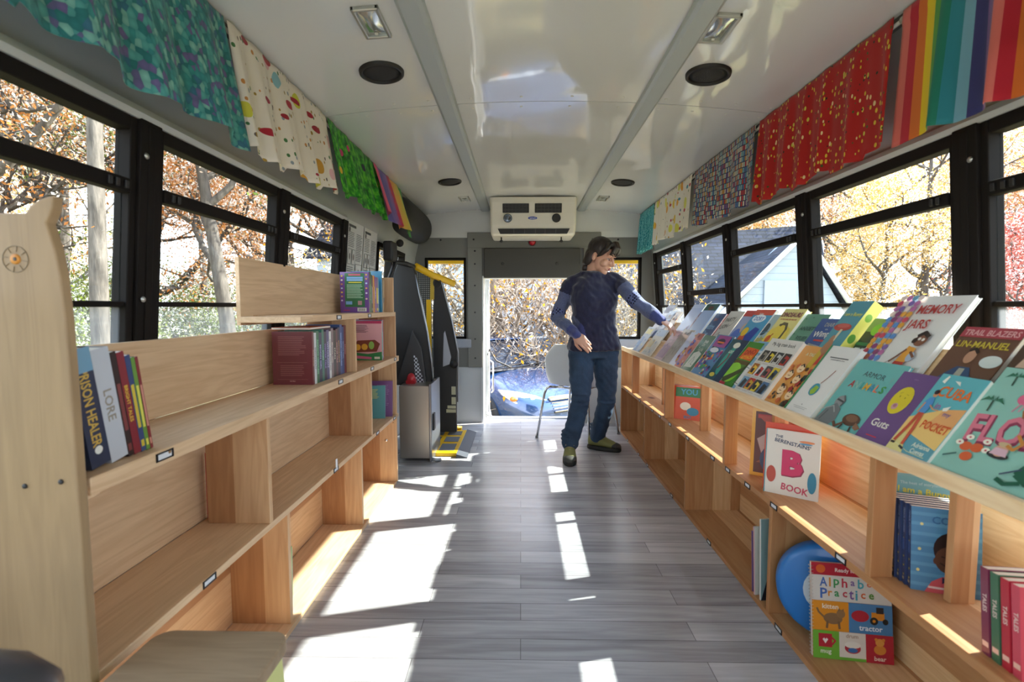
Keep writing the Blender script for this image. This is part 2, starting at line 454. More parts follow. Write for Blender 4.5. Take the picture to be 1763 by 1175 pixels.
f = MB(); f.tube([(-.33, 4.87, .62), (-.31, 4.84, .68), (-.26, 4.82, .60), (-.24, 4.83, .57), (-.13, 4.84, .52), (-.10, 4.85, .50)], .008); f.build('door_stay', BLK2, root)
pad = MB(); pad.box(-.345, .545, YB - .06, YB - .02, 1.37, 1.645); o = pad.build('padded_header', mat('#4a4844', .8, name='dark_vinyl'), bevel=.012, seg=3)
tag(o, 'dark grey padded panel above the rear door opening', 'pad')
for x in (-.17, .33):
    q = MB(); q.ell((x, YB - .062, 1.50), (.014, .005, .014), nu=12, nv=6); q.build('button', mat('#3b3936', .6), o, local=True)
# floor edge of front: low wall ahead of the driver, out of frame
b = MB(); b.box(CX - 1.2, CX + 1.2, YF - .05, YF, -.05, .95); b.box(CX - 1.2, CX + 1.2, YF - .05, YF, 1.70, 2.1); b.build('wall_front', LGREY, kind='structure')
# ---------------------------------------------------------------- ceiling fittings
for (x, y, lab) in ((-.527, 1.92, 'black round ceiling speaker, nearer one on the left side'), (.714, 1.965, 'black round ceiling speaker, nearer one on the right side'),
                    (-.505, 3.56, 'small far black ceiling speaker on the left side near the back'), (.724, 3.60, 'small far black ceiling speaker on the right side near the back')):
    z = arch(x); t = thing('ceiling_speaker', lab, 'speaker', (x, y, z), 'round ceiling speakers')
    sl = -2 * .062 * (x - CX) / 1.007 ** 2; R = Matrix.Rotation(-math.atan(sl), 4, 'Y')
    t.rotation_euler = R.to_euler()
    r = MB(); n = 40
    prof = [(.084, .002), (.082, -.010), (.075, -.014), (.070, -.010), (.068, -.004)]
    r.rings([[Vector((a * math.cos(2 * PI * j / n), a * math.sin(2 * PI * j / n), h)) for j in range(n)] for (a, h) in prof], cap=False)
    r.build('rim', BLK2, t, local=True)
    k = NT('speaker_mesh', .8); vo = k.n('ShaderNodeTexVoronoi', i_Scale=220.0); k.l(k.coord('Object'), vo.inputs['Vector'])
    k.bump(vo.outputs['Distance'], .6, .001); k.b.inputs['Base Color'].default_value = lin('#262527')
    g = MB(); g.rings([[Vector((a * math.cos(2 * PI * j / n), a * math.sin(2 * PI * j / n), h)) for j in range(n)] for (a, h) in ((.070, -.004), (.05, -.007), (.02, -.009))]); g.build('grille', k.m, t, local=True)
lens = mat('#cdd2cf', .12, .75, name='reflector')
for (x, y, lab, s) in ((-.468, 1.60, 'rectangular dome light in the ceiling, near left', .78), (.634, 1.66, 'rectangular dome light in the ceiling, near right', .78),
                       (-.467, 4.13, 'tiny far dome light on the left of the air conditioner', .78), (.67, 4.13, 'tiny far dome light on the right of the air conditioner', .78)):
    z = arch(x); t = thing('dome_light', lab, 'light', (x, y, z), 'ceiling dome lights')
    sl = -2 * .062 * (x - CX) / 1.007 ** 2; t.rotation_euler = (0, -math.atan(sl), 0)
    a, c = .054 * s, .103 * s
    f = MB(); 
    for (x0, x1, y0, y1) in ((-a, a, -c, -c + .012), (-a, a, c - .012, c), (-a, -a + .012, -c, c), (a - .012, a, -c, c)): f.box(x0, x1, y0, y1, -.012, .004)
    f.build('frame', mat('#b9b9b4', .3, .7), t, local=True, bevel=.003)
    g = MB()
    R = []
    for i in range(9):
        u = -1 + 2 * i / 8
        R.append([Vector((-(a - .012) + 2 * (a - .012) * j / 8, u * (c - .012), -.004 - .008 * (1 - (j / 4 - 1) ** 2) * (1 - u * u))) for j in range(9)])
    g.rings(R, cap=False, closed=False); g.build('lens', lens, t, local=True)
    q = MB(); q.ell((0, c * .6, -.012), (.006, .006, .004)); q.build('lamp_switch', WHITE, t, local=True)

# air conditioner
t = thing('air_conditioner', 'white ceiling air conditioner with two dark vents above the rear door', 'air conditioner', (.105, 4.35, 1.95))
CRM = mat('#e4dfd4', .35, name='cream_plastic')
x0, x1 = -.255, .455
prof = [(4.10, 2.00), (4.10, 1.955), (4.115, 1.88), (4.15, 1.78), (4.19, 1.715), (4.22, 1.70), (4.55, 1.70), (4.55, 2.00)]
b = MB(); R = []
for (x, dz) in ((x0, .0), (x0 + .015, 0), (x1 - .015, 0), (x1, 0)):
    e = 0 if x not in (x0, x1) else .012
    R.append([Vector((x, p[0] + e, p[1] + (e if p[1] < 1.75 else 0))) for p in prof])
b.rings(R, smooth=False); b.build('housing', CRM, t, bevel=.008, seg=3)
def acface(z):   # y of the sloping front at height z
    pts = [(2.0, 4.10), (1.955, 4.10), (1.88, 4.115), (1.78, 4.15), (1.715, 4.19), (1.70, 4.22)]
    for (a, p), (c, q) in zip(pts, pts[1:]):
        if z >= c: return p + (q - p) * (a - z) / (a - c)
    return 4.22
for (a, c) in ((-.152, .065), (.112, .333)):
    v = MB(); za, zb = 1.945, 1.872
    v.hexa([Vector((x, acface(z) + d, z)) for z in (zb, za) for d in (-.006, .004) for x in (a, c)]); o = v.build('vent', BLK2, t, bevel=.004)
    s = MB()
    for i in range(7):
        x = a + .022 + (c - a - .044) * i / 6; s.hexa([Vector((x + e, acface(z) + d, z)) for z in (zb + .008, za - .008) for d in (-.010, -.004) for e in (-.002, .002)])
    for z in (1.895, 1.922): s.hexa([Vector((x, acface(zz) + d, zz)) for zz in (z - .0015, z + .0015) for d in (-.010, -.004) for x in (a + .01, c - .01)])
    s.build('louvre', mat('#3a3836', .5), o)
for (x, m_) in ((-.11, mat('#5d646b', .2, .8)), (.29, BLK2)):
    k = MB(); z = 1.832; R = look_at_R((0, -1, -.35)); c = Vector((x, acface(z) - .004, z))
    n = 24
    k.rings([[c + R @ Vector((r * math.cos(2 * PI * j / n), h, r * math.sin(2 * PI * j / n))) for j in range(n)] for (r, h) in ((.036, 0), (.036, .008), (.031, .012), (.02, .006))]); k.build('knob', m_, t)
k = MB(); z = 1.832; c = Vector((.095, acface(z) - .003, z)); R = look_at_R((0, -1, -.35)); n = 28
k.rings([[c + R @ Vector((.038 * r * math.cos(2 * PI * j / n), h, .012 * r * math.sin(2 * PI * j / n))) for j in range(n)] for (r, h) in ((1, 0), (1, .003), (.95, .004))], m=mat('#1f3fa8', .3))
badge_c, badge_R = c + R @ Vector((0, .0048, 0)), R
AC = t; AC_BADGE = k
i_ = MB(); i_.hexa([Vector((x + (e if x > .1 else -e), acface(z) - d, z)) for z, e in ((1.712, 0), (1.752, .02)) for d in (.004, -.01) for x in (-.175, .385)]); o = i_.build('intake_grille', mat('#2c2a2a', .4), t)
for x in (-.06, .03, .12, .2, .29):
    s = MB(); s.hexa([Vector((x + e, acface(z) - d, z)) for z in (1.715, 1.75) for d in (.008, .003) for e in (-.002, .002)]); s.build('slat', mat('#5a5855', .5), o)
for x in (-.17, .345):
    k = MB(); k.tube([(x, 4.3, 1.70), (x, 4.3, 1.672)], .006, m=BLK2); k.ell((x, 4.3, 1.665), (.015, .015, .012), m=BLK2); k.build('drain_knob', None, t)
# red lamp on header
t = thing('warning_lamp', 'small round red lamp on the header under the air conditioner', 'lamp', (.103, 4.62, 1.70))
k = MB(); R = look_at_R((0, -1, 0)); c = Vector((.103, YB - .028, 1.70)); n = 24
k.rings([[c + R @ Vector((r * math.cos(2 * PI * j / n), h, r * math.sin(2 * PI * j / n))) for j in range(n)] for (r, h) in ((.036, 0), (.036, .01), (.030, .012))]); k.build('base', mat('#6d2a27', .5), t)
k = MB(); k.ell(c + Vector((0, -.01, 0)), (.03, .028, .03)); k.build('red_dome', mat('#c01626', .15, 0, .5), t)

# ---------------------------------------------------------------- curtains
def cloth(name, fn, rough=.85, kind='UV'):
    k = NT(name, rough); k.b.inputs['Sheen Weight'].default_value = .15
    c = fn(k); k.b.inputs['Subsurface Weight'].default_value = 0
    k.col(c)
    # light shows through the cloth a little
    tr = k.n('ShaderNodeBsdfTranslucent'); k.l(c, tr.inputs[0]); mx = k.n('ShaderNodeMixShader'); mx.inputs[0].default_value = .22
    k.l(k.b.outputs[0], mx.inputs[1]); k.l(tr.outputs[0], mx.inputs[2]); k.l(mx.outputs[0], k.out.inputs[0])
    return k.m
def vor(k, scale, loc=(0, 0, 0), rnd=1.0, feature='F1'):
    v = k.n('ShaderNodeTexVoronoi', feature=feature, i_Scale=1.0, i_Randomness=rnd); k.l(k.coord('UV', scale=scale, loc=loc), v.inputs['Vector']); return v
def hashv(k, v):
    s = k.n('ShaderNodeSeparateXYZ'); k.l(v.outputs['Color'], s.inputs[0]); return s.outputs
def blobs(k, base, scale, thr, stops, loc=(0, 0, 0), rare=1.0, rnd=.9):
    v = vor(k, scale, loc, rnd); h = hashv(k, v)
    on = k.math('LESS_THAN', v.outputs['Distance'], thr)
    if rare < 1: on = k.math('MULTIPLY', on, k.math('LESS_THAN', h[1], rare))
    return k.mix(on, base, k.ramp(h[0], stops, 'CONSTANT'))
def knit(k):
    v = vor(k, (64, 54, 1), rnd=.8); h = hashv(k, v)
    c = k.ramp(h[0], [(0, '#3f9ea0'), (.2, '#5fb5b2'), (.45, '#2f8588'), (.62, '#8fd0c5'), (.76, '#7a6aa5'), (.9, '#3f7a98')], 'CONSTANT')
    return k.mix(k.math('MULTIPLY', v.outputs['Distance'], .6), c, '#1d565c')
def white_print(k):
    c = blobs(k, '#ece4da', (34, 34, 1), .26, [(0, '#a9893a'), (.3, '#4d7f4a'), (.5, '#8f9aa6'), (.7, '#c98a4a'), (.85, '#6a5a55')], rare=.85)
    c = blobs(k, c, (9, 9, 1), .30, [(0, '#d3cf4a'), (.35, '#8fc0cf'), (.6, '#e4b7bd'), (.8, '#cf9c3c')], (3, 1, 0), rare=.6)
    return blobs(k, c, (7, 19, 1), .30, [(0, '#b5253a'), (.5, '#a52237')], (7, 4, 0), rare=.32)
def yellow_print(k):
    c = blobs(k, '#ebe6da', (24, 24, 1), .24, [(0, '#b98f33'), (.3, '#4d7f4a'), (.5, '#a32b38'), (.7, '#6f7f96')], rare=.5)
    c = blobs(k, c, (9.5, 9.5, 1), .36, [(0, '#e9c93c'), (.4, '#e8a22b'), (.7, '#dedc63')], (2, .5, 0), rare=.85)
    return blobs(k, c, (9, 20, 1), .24, [(0, '#b5253a'), (.5, '#4f9ab0')], (5, 4, 0), rare=.28)
def green_print(k):
    n = k.n('ShaderNodeTexNoise', i_Scale=1.0, i_Detail=4.0); k.l(k.coord('UV', scale=(28, 28, 1)), n.inputs['Vector'])
    c = k.ramp(n.outputs['Fac'], [(.35, '#135c16'), (.5, '#2f9a22'), (.62, '#63c22e')])
    return blobs(k, c, (10, 10, 1), .20, [(0, '#e89028'), (.3, '#f0c23a'), (.5, '#a32345'), (.7, '#2a2a3a'), (.85, '#d7457a')], rare=.8)
def batik(k):
    s = k.n('ShaderNodeSeparateXYZ'); k.l(k.coord('UV'), s.inputs[0])
    n = k.n('ShaderNodeTexNoise', i_Scale=1.0, i_Detail=4.0, i_Distortion=2.0); k.l(k.coord('UV', scale=(14, 5, 1)), n.inputs['Vector'])
    f = k.math('ADD', k.math('MULTIPLY', s.outputs[0], 1.25), k.math('MULTIPLY_ADD', n.outputs['Fac'], .3, -.15))
    return k.ramp(f, [(0.0, '#e86a8a'), (.12, '#d8497c'), (.25, '#5a58a8'), (.42, '#8a6bb5'), (.52, '#c7374f'), (.64, '#e28a3a'), (.76, '#e8b45a'), (.9, '#cfc95a'), (1, '#3f9a4a')])
def stripes(k):
    s = k.n('ShaderNodeSeparateXYZ'); k.l(k.coord('UV'), s.inputs[0])
    f = k.math('FRACT', k.math('DIVIDE', s.outputs[0], .40))
    cs = ['#e2776f', '#c41f35', '#e2772b', '#f0d51f', '#55a83a', '#1f7f6a', '#2f8a9a', '#7fb5cf', '#3a3a7a', '#7f5a9a']
    return k.ramp(f, [(i / 10, c) for i, c in enumerate(cs)], 'CONSTANT')
def red_print(k):
    c = blobs(k, '#b51f1c', (54, 38, 1), .30, [(0, '#e3c23a'), (.6, '#d7cf52'), (.8, '#f0d9a0')], rare=.75)
    c = blobs(k, c, (44, 48, 1), .22, [(0, '#2a2a1c'), (.5, '#4a5a24')], (3, 7, 0), rare=.5)
    return c
def shelf_print(k):
    br = k.n('ShaderNodeTexBrick', offset=.35, i_Scale=1.0, i_Mortar_Size=.0022, i_Bias=0.0, i_Brick_Width=.011, i_Row_Height=.027)
    k.l(k.coord('UV'), br.inputs['Vector']); br.inputs['Mortar'].default_value = lin('#2c3b5e')
    br.inputs['Color1'].default_value = (0, 0, 0, 1); br.inputs['Color2'].default_value = (1, 1, 1, 1)
    c = k.ramp(br.outputs['Color'], [(0, '#c9473f'), (.14, '#8fc7cf'), (.3, '#e9e2cf'), (.45, '#e2a83a'), (.56, '#5a7fb5'), (.7, '#cfe0d4'), (.84, '#7f5a9a'), (.93, '#f0e6c9')], 'CONSTANT')
    return k.mix(br.outputs['Fac'], c, '#2c3b5e')
def teal_knit(k):
    w = k.n('ShaderNodeTexWave', i_Scale=1.0, i_Distortion=6.0, wave_type='BANDS'); k.l(k.coord('UV', scale=(30, 30, 1)), w.inputs['Vector']); w.inputs['Detail Scale'].default_value = 2.5
    return k.ramp(w.outputs['Fac'], [(.2, '#1b8494'), (.5, '#3fb8c2'), (.8, '#8fdede')])
def navy_plain(k): return k.ramp(k.n('ShaderNodeTexNoise', i_Scale=60.0).outputs['Fac'], [(.3, '#202a5f'), (.7, '#33407c')])

def curtain(label, side, y0, y1, mtl, zb0, zb1, folds=6, seed=0, amp=.015, ztop=1.944, group='valance curtains', flare=None, steps=True):
    if flare is None: flare = .012 if side > 0 else .055
    rnd = random.Random(seed); ny = int((y1 - y0) * 120); nz = 22
    t = thing('valance_curtain', label, 'curtain', (wx(side, 1.93), (y0 + y1) / 2, 1.93), group)
    ph = [rnd.uniform(0, 6.28) for _ in range(4)]
    vs = []; uv = []
    full = 1.35
    for i in range(ny + 1):
        s = i / ny
        yy = y0 + (y1 - y0) * s
        base = s * folds * 2 * PI + .8 * math.sin(s * 5 + ph[0]) + .5 * math.sin(s * 11 + ph[1])
        w = math.sin(base) + .35 * math.sin(base * 2.1 + ph[2])
        for j in range(nz + 1):
            v = j / nz
            zb = zb0 + (zb1 - zb0) * s + (.008 * math.copysign(1, math.sin(base * .5 + ph[3])) if steps else 0) + .002 * math.sin(base)
            z = ztop + (zb - ztop) * v
            a = amp * (.35 + .85 * v) 
            if v < .12: a *= .5
            off = .030 + flare * v + a * w * .9
            x = CX + side * (1.007 - off)
            dy = .014 * v * math.cos(base + .6) + (.02 * (s - .5) * v)
            vs.append((x, yy + dy, z)); uv.append((((y1 + y0 - yy) if side > 0 else yy) * full, (ztop - z)))
    fs = [(i * (nz + 1) + j, (i + 1) * (nz + 1) + j, (i + 1) * (nz + 1) + j + 1, i * (nz + 1) + j + 1) for i in range(ny) for j in range(nz)]
    b = MB(); b.add(vs, fs, None, True)
    o = b.build('fabric', mtl, t, fix=False)
    ul = o.data.uv_layers.new(name='UVMap')
    for lp in o.data.loops: ul.data[lp.index].uv = (uv[lp.vertex_index][0] - y0 * full, uv[lp.vertex_index][1])
    so = o.modifiers.new('s', 'SOLIDIFY'); so.thickness = .0015
    r = MB(); x = CX + side * (1.007 - .014); r.tube([(x, y0 - .015, ztop - .016), (x, y1 + .015, ztop - .016)], .006)
    for yy in (y0 - .015, y1 + .015): r.ell((x, yy, ztop - .016), (.011, .011, .011), nu=10, nv=6)
    r.build('curtain_rod', mat('#d6d2c8', .4), t)
    return t
kn = cloth('teal_knit_cloth', knit)
curtain('teal and purple knit-patterned valance, nearest on the left', -1, .12, 1.48, kn, 1.585, 1.575, 7, 1, .02, flare=.06)
curtain('white valance with red, yellow and blue small prints on the left', -1, 1.50, 2.235, cloth('white_print_cloth', white_print), 1.575, 1.60, 5, 2, .018)
curtain('bright green valance with orange and yellow spots', -1, 2.25, 2.97, cloth('green_print_cloth', green_print), 1.625, 1.625, 4, 3, .018, flare=.06)
curtain('rainbow tie-dyed valance, farthest on the left', -1, 2.93, 3.60, cloth('batik_cloth', batik), 1.65, 1.61, 3, 4, .02, flare=.08)
curtain('plain navy blue cloth, nearest piece at the right window', 1, .66, 1.03, cloth('navy_cloth', navy_plain), 1.66, 1.66, 3, 5, .02, flare=.05)
curtain('rainbow vertical striped valance, nearest full one on the right', 1, .80, 1.49, cloth('rainbow_stripe_cloth', stripes), 1.55, 1.57, 4, 6, .018, steps=False)
curtain('red valance with small yellow printed spots', 1, 1.52, 2.33, cloth('red_print_cloth', red_print), 1.575, 1.578, 6, 7, .014)
curtain('valance printed with rows of coloured book spines', 1, 2.37, 3.17, cloth('bookshelf_print_cloth', shelf_print), 1.578, 1.605, 5, 8, .014)
curtain('white valance with yellow and orange round prints on the right', 1, 3.22, 4.08, cloth('yellow_print_cloth', yellow_print), 1.61, 1.61, 4, 9, .012)
curtain('bright turquoise valance, farthest on the right', 1, 4.12, 4.58, cloth('turquoise_cloth', teal_knit), 1.585, 1.585, 6, 10, .02, steps=False)

# black padded cover at the far left ceiling corner
t = thing('padded_cover', 'black vinyl lift-door cover in the far left ceiling corner', 'cover', (-.9, 4.0, 1.75))
b = MB(); R = []
for (y, s) in ((3.66, .55), (3.70, .9), (3.85, 1), (4.4, 1), (4.58, .95), (4.61, .7)):
    c = Vector((-.915, y, 1.82)); pts = []
    for (dx, dz) in ((-.08, .13), (.06, .12), (.11, .05), (.11, -.06), (.06, -.14), (-.05, -.17), (-.09, -.1)): pts.append(c + Vector((dx * s, 0, dz * s)))
    R.append(pts)
b.rings(R); o = b.build('vinyl_shell', mat('#1b1a1b', .6, name='black_vinyl'), t); sb = o.modifiers.new('s', 'SUBSURF'); sb.levels = 2; sb.render_levels = 2
b = MB(); R = look_at_R((0, -1, 0)); b.ell((-.95, 3.9, 1.60), (.03, .015, .03)); b.build('round_plug', BLK2, t)

# ---------------------------------------------------------------- bookcases
HOLD = mat('#23242a', .35, .5, name='label_holder_metal'); CARD = mat('#d9d9dd', .6)
def holder(parent, side, x, y, z, w=.05):
    """small metal label holder on a shelf edge; side: direction it faces (+1 = +X)"""
    b = MB(); h = .009; d = side * .0025
    for (y0, y1, z0, z1) in ((y - w / 2, y + w / 2, z + h - .003, z + h), (y - w / 2, y + w / 2, z - h, z - h + .003), (y - w / 2, y - w / 2 + .004, z - h, z + h), (y + w / 2 - .004, y + w / 2, z - h, z + h)):
        b.box(x, x + d, y0, y1, z0, z1)
    o = b.build('label_holder', HOLD, parent)
    c = MB(); c.box(x, x + d * .3, y - w / 2 + .004, y + w / 2 - .004, z - h + .003, z + h - .003); c.build('card', CARD, o)

# --- left bookcase
t = thing('bookcase', 'low stepped pine bookcase along the left wall', 'bookcase', (-.87, 1.9, 0)); LB_ = t
XF, XBk = -.764, -.985
def part(name, m_, dims, parent=t, bevel=.0015):
    b = MB(); b.box(*dims); return b.build(name, m_, parent, bevel=bevel)
part('shelf', LY, (XBk, XF - .01, .835, 3.0, .0, .02))
part('shelf', LY, (XBk, XF, .835, 3.03, .42, .44))
part('shelf', LY, (XBk, XF + .008, .835, 3.03, .768, .80))
b = MB(); b.box(XBk, XF, 1.80, 3.0, 1.045, 1.07); b.build('shelf', LY, t, bevel=.0015)
part('shelf_lip', LY, (-.985, XF, 1.70, 1.8, 1.045, 1.066))
part('shelf_edge', LX, (XF - .03, XF + .002, .826, .86, .762, .785))
part('back_panel', LY, (XBk - .015, XBk, .835, 3.0, .8, 1.012))
part('back_panel', LY, (XBk - .015, XBk, 1.72, 3.0, 1.035, 1.275))
part('back_panel', wood(1, *LB, band=.2, band_axis=2, seed=8), (XBk - .012, XBk, .835, 3.0, .02, .42))
part('back_panel', wood(1, *LB, seed=9), (XBk - .012, XBk, .835, 3.0, .44, .775))
for (y, z0, z1, xf) in ((1.60, .02, .42, XF - .02), (2.37, .02, .42, XF - .02), (1.45, .44, .775, XF), (2.48, .44, .775, XF), (2.255, .80, 1.045, XF)):
    part('divider', LZ, (XBk + (.03 if y == 1.45 else 0), xf, y, y + .02, z0, z1))
part('end_panel', LZ, (XBk, XF, 2.98, 3.0, .02, 1.045)); part('end_panel', LZ, (XBk, XF, 2.945, 2.965, 1.07, 1.275))
for (y, z) in ((1.015, .786), (2.04, .788), (2.48, .788), (2.94, .788)): holder(t, 1, XF + .008, y, z)
for (y, z) in ((1.155, .43), (1.986, .43), (2.58, .43), (2.93, .43)): holder(t, 1, XF, y, z)
for (y, z) in ((2.06, 1.057), (2.48, 1.057)): holder(t, 1, XF, y, z)
b = MB(); b.box(XF + .0035, XF + .006, 1.975, 1.99, .44, .475); b.build('loose_card', mat('#e5e5ea', .4), t)
k = MB()
for (y, z) in ((1.03, .79), (2.9, .41)): k.ell((XF + .008 if z > .5 else XF, y, z), (.003, .005, .005), nu=8, nv=6)
k.build('screw', mat('#8a6b45', .5, .3), t)
b = MB(); b.ell((-.83, 2.978, .28), (.010, .006, .010)); b.build('knob', CHROME, t)

# big end panel carved with an ear, nearest the camera
t = thing('end_board', 'tall pale wooden bookend board with carved ear and drawn round eye, nearest left', 'board', (-1.0, .81, 0))
poly = [(-1.04, 0), (-.750, 0)]
poly += [(-.752, .4), (-.754, .8), (-.756, .98), (-.758, 1.08), (-.762, 1.15), (-.768, 1.195), (-.777, 1.228), (-.780, 1.238), (-.774, 1.248), (-.768, 1.262), (-.765, 1.282), (-.775, 1.281), (-.79, 1.276), (-.805, 1.266), (-.815, 1.254)]
poly += [(-.9, 1.255), (-1.04, 1.258)]
b = MB(); b.prism([Vector((x, .808, z)) for x, z in poly], (0, .019, 0)); b.build('panel', PLY, t, bevel=.003)
def ring3(c, R, r0, r1, n=36, th=.0008):
    return [[Vector(c) + R @ Vector((r * math.cos(2 * PI * j / n), h, r * math.sin(2 * PI * j / n))) for j in range(n)] for (r, h) in ((r0, 0), (r0, th), (r1, th), (r1, 0))]
R = look_at_R((0, -1, 0)); ec = (-.835, .808, 1.179)
b = MB(); DK = mat('#7d6c54', .7); OR = mat('#c9801f', .5); PU = mat('#23201c', .4)
b.rings(ring3(ec, R, .021, .0222), DK, cap=False)
for k in range(8):
    a = k * PI / 4 + .2; p0 = Vector(ec) + R @ Vector((.012 * math.cos(a), .0006, .012 * math.sin(a))); p1 = Vector(ec) + R @ Vector((.0215 * math.cos(a), .0006, .0215 * math.sin(a))); b.tube([p0, p1], .0005, 4, DK)
b.rings(ring3(ec, R, .0001, .0085, th=.001), OR, cap=False); b.rings(ring3(ec, R, .0001, .003, th=.0016), PU, cap=False)
b.build('drawn_eye', None, t)
b = MB()
for (x, z) in ((-.845, .795), (-.782, .803)): b.ell((x, .807, z), (.0045, .003, .0045), nu=10, nv=6)
b.build('screw', mat('#3d3d3f', .35, .7), t)

# --- right bookcase
t = thing('bookcase', 'long pine bookcase with sloping book display along the right wall', 'bookcase', (1.02, 2.2, 0)); RB_ = t
XF, XBk, Y0, Y1 = .875, 1.165, .30, 4.30
part('shelf', wood(1, *PB, band=.13, band_axis=0, seed=11), (XF, XBk, Y0, Y1, .0, .02), t)
part('shelf', wood(1, *PB, band=.13, band_axis=0, seed=12), (XF, XBk, Y0, Y1, .402, .424), t)
part('back_panel', WYB, (XBk, XBk + .015, Y0, Y1, .0, .402), t)
part('back_panel', wood(1, *PB, band=.085, band_axis=2, seed=14), (XBk, XBk + .015, Y0, Y1, .402, .612), t)
for y in (.82, 1.69, 2.58, 3.46, 4.28): part('divider', WZ, (XF, XBk, y, y + .02, .02, .402), t)
part('divider', WZ, (XF, XBk, 4.28, 4.30, .424, .731), t)
for y in (1.21, 2.10, 2.98, 3.86): part('front_post', WZ, (XF, XF + .055, y, y + .02, .424, .731), t)
for y in (1.10, 1.9, 2.67, 3.4): part('rear_post', WZ, (XF + .105, XF + .16, y, y + .02, .424, .731), t)
part('display_lip', WY, (XF - .005, XF + .013, Y0, Y1 - .02, .727, .762), t, .003)
part('display_ledge', WY, (XF + .013, XF + .105, Y0, Y1 - .02, .732, .747), t)
def slab(name, p0, p1, th, y0=Y0, y1=4.02, m_=WYB):
    """board whose section runs from p0 to p1 (x,z)"""
    d = Vector((p1[0] - p0[0], 0, p1[1] - p0[1])).normalized(); n = Vector((d.z, 0, -d.x)) * th
    b = MB(); b.prism([Vector((p0[0], y0, p0[1])), Vector((p1[0], y0, p1[1])), Vector((p1[0], y0, p1[1])) + n, Vector((p0[0], y0, p0[1])) + n], (0, y1 - y0, 0)); b.build(name, m_, t, bevel=.0015)
slab('display_board', (.907, .752), (.988, .866), .010)
slab('display_ledge', (.977, .863), (1.045, .863), .012)
slab('display_board', (1.030, .868), (1.115, .990), .010)
part('sun_baffle', WY, (1.148, 1.164, Y0, Y1 - .02, .70, .93), t)  # hidden board added to block sun above the slot, narrowing the floor streak
for y in (.5, 1.3, 2.2, 3.1, 4.0):
    b = MB(); b.prism([Vector((x, y, z)) for x, z in ((.915, .748), (.935, .748), (1.01, .845), (1.05, .85), (1.14, .985), (1.124, .985), (1.04, .865), (1.0, .86))], (0, .018, 0)); b.build('bracket', WZ, t)
for x in (1081, 1103, 1125, 1138, 1156, 1187, 1231, 1258, 1293, 1340, 1460): holder(t, -1, XF, 850 * XF / (x - 897), .413, .045)
for y in (3.62, 3.36, 2.81, 2.24, 1.62, 4.0): holder(t, -1, XF, y, .010, .045)
# floor ledger board under the right case
b = MB(); b.box(XF - .004, XF, Y0, Y1, 0, .003)
# ---------------------------------------------------------------- lettering
_g = {}
def glyphs(text, bold=0.0):
    """flat letter outlines of the built-in font, centred, cap height about 1"""
    k = (text, bold)
    if k in _g: return _g[k]
    cu = bpy.data.curves.new('lettering', 'FONT'); cu.body = text; cu.size = 1.0; cu.align_x = 'CENTER'; cu.resolution_u = 2
    cu.offset = bold; cu.space_line = .95
    ob = bpy.data.objects.new('lettering', cu)
    me = bpy.data.meshes.new_from_object(ob)
    vs = np.array([tuple(v.co[:2]) for v in me.vertices]) if len(me.vertices) else np.zeros((0, 2))
    fs = [tuple(p.vertices) for p in me.polygons]
    bpy.data.objects.remove(ob); bpy.data.curves.remove(cu); bpy.data.meshes.remove(me)
    if len(vs):
        c = (vs.min(0) + vs.max(0)) / 2; vs = (vs - c) / .70
    _g[k] = (vs, fs); return _g[k]

def ink(mb, M, w, h, art, lift=.0006):
    """print a list of shapes onto the face whose frame is M (columns u, v, n); coordinates are 0..1 of w x h"""
    z = lift
    for a in art:
        z += .00010; kind = a[0]
        def P(u, v): return M @ Vector((u * w, v * h, z))
        if kind == 'r':
            _, u0, v0, u1, v1, c = a[:6]
            mb.add([P(u0, v0), P(u1, v0), P(u1, v1), P(u0, v1)], [(0, 1, 2, 3)], mat(c, .38))
        elif kind == 'e':
            _, cu, cv, ru, rv, c = a[:6]; n = 20
            mb.add([P(cu + ru * math.cos(2 * PI * j / n), cv + rv * math.sin(2 * PI * j / n)) for j in range(n)], [tuple(range(n))], mat(c, .38))
        elif kind == 'p':
            mb.add([P(*q) for q in a[1]], [tuple(range(len(a[1])))], mat(a[2], .38))
        elif kind == 'c':      # curve: thick polyline (points, width, colour)
            pts = [Vector((q[0] * w, q[1] * h)) for q in a[1]]; wd = a[2] * w
            for i, (p, q) in enumerate(zip(pts, pts[1:])):
                d = (q - p).normalized() * wd * .5; s = Vector((-d.y, d.x)); p2 = p - d * .4; q2 = q + d * .4
                zz = z + i * .000004
                mb.add([M @ Vector((v.x, v.y, zz)) for v in (p2 - s, q2 - s, q2 + s, p2 + s)], [(0, 1, 2, 3)], mat(a[3], .38))
        elif kind == 't':
            # text, cu, cv, cap height (of h), colour, [max width of w, rotation deg, bold, slant]
            _, txt, cu, cv, ch, c = a[:6]; mw = a[6] if len(a) > 6 else 9; rot = a[7] if len(a) > 7 else 0; bold = a[8] if len(a) > 8 else .02
            vs, fs = glyphs(txt, bold)
            if not len(vs): continue
            s = ch * (w if abs(rot) == 90 else h); sx = s
            width = (vs[:, 0].max() - vs[:, 0].min()) * s
            lim = mw * (h if abs(rot) == 90 else w)
            if width > lim: sx = s * lim / width
            cr, sr = math.cos(math.radians(rot)), math.sin(math.radians(rot))
            out = []
            for x, y in vs:
                x, y = x * sx, y * s
                out.append(M @ Vector((cu * w + x * cr - y * sr, cv * h + x * sr + y * cr, z)))
            mb.add(out, fs, mat(c, .38))
    return mb

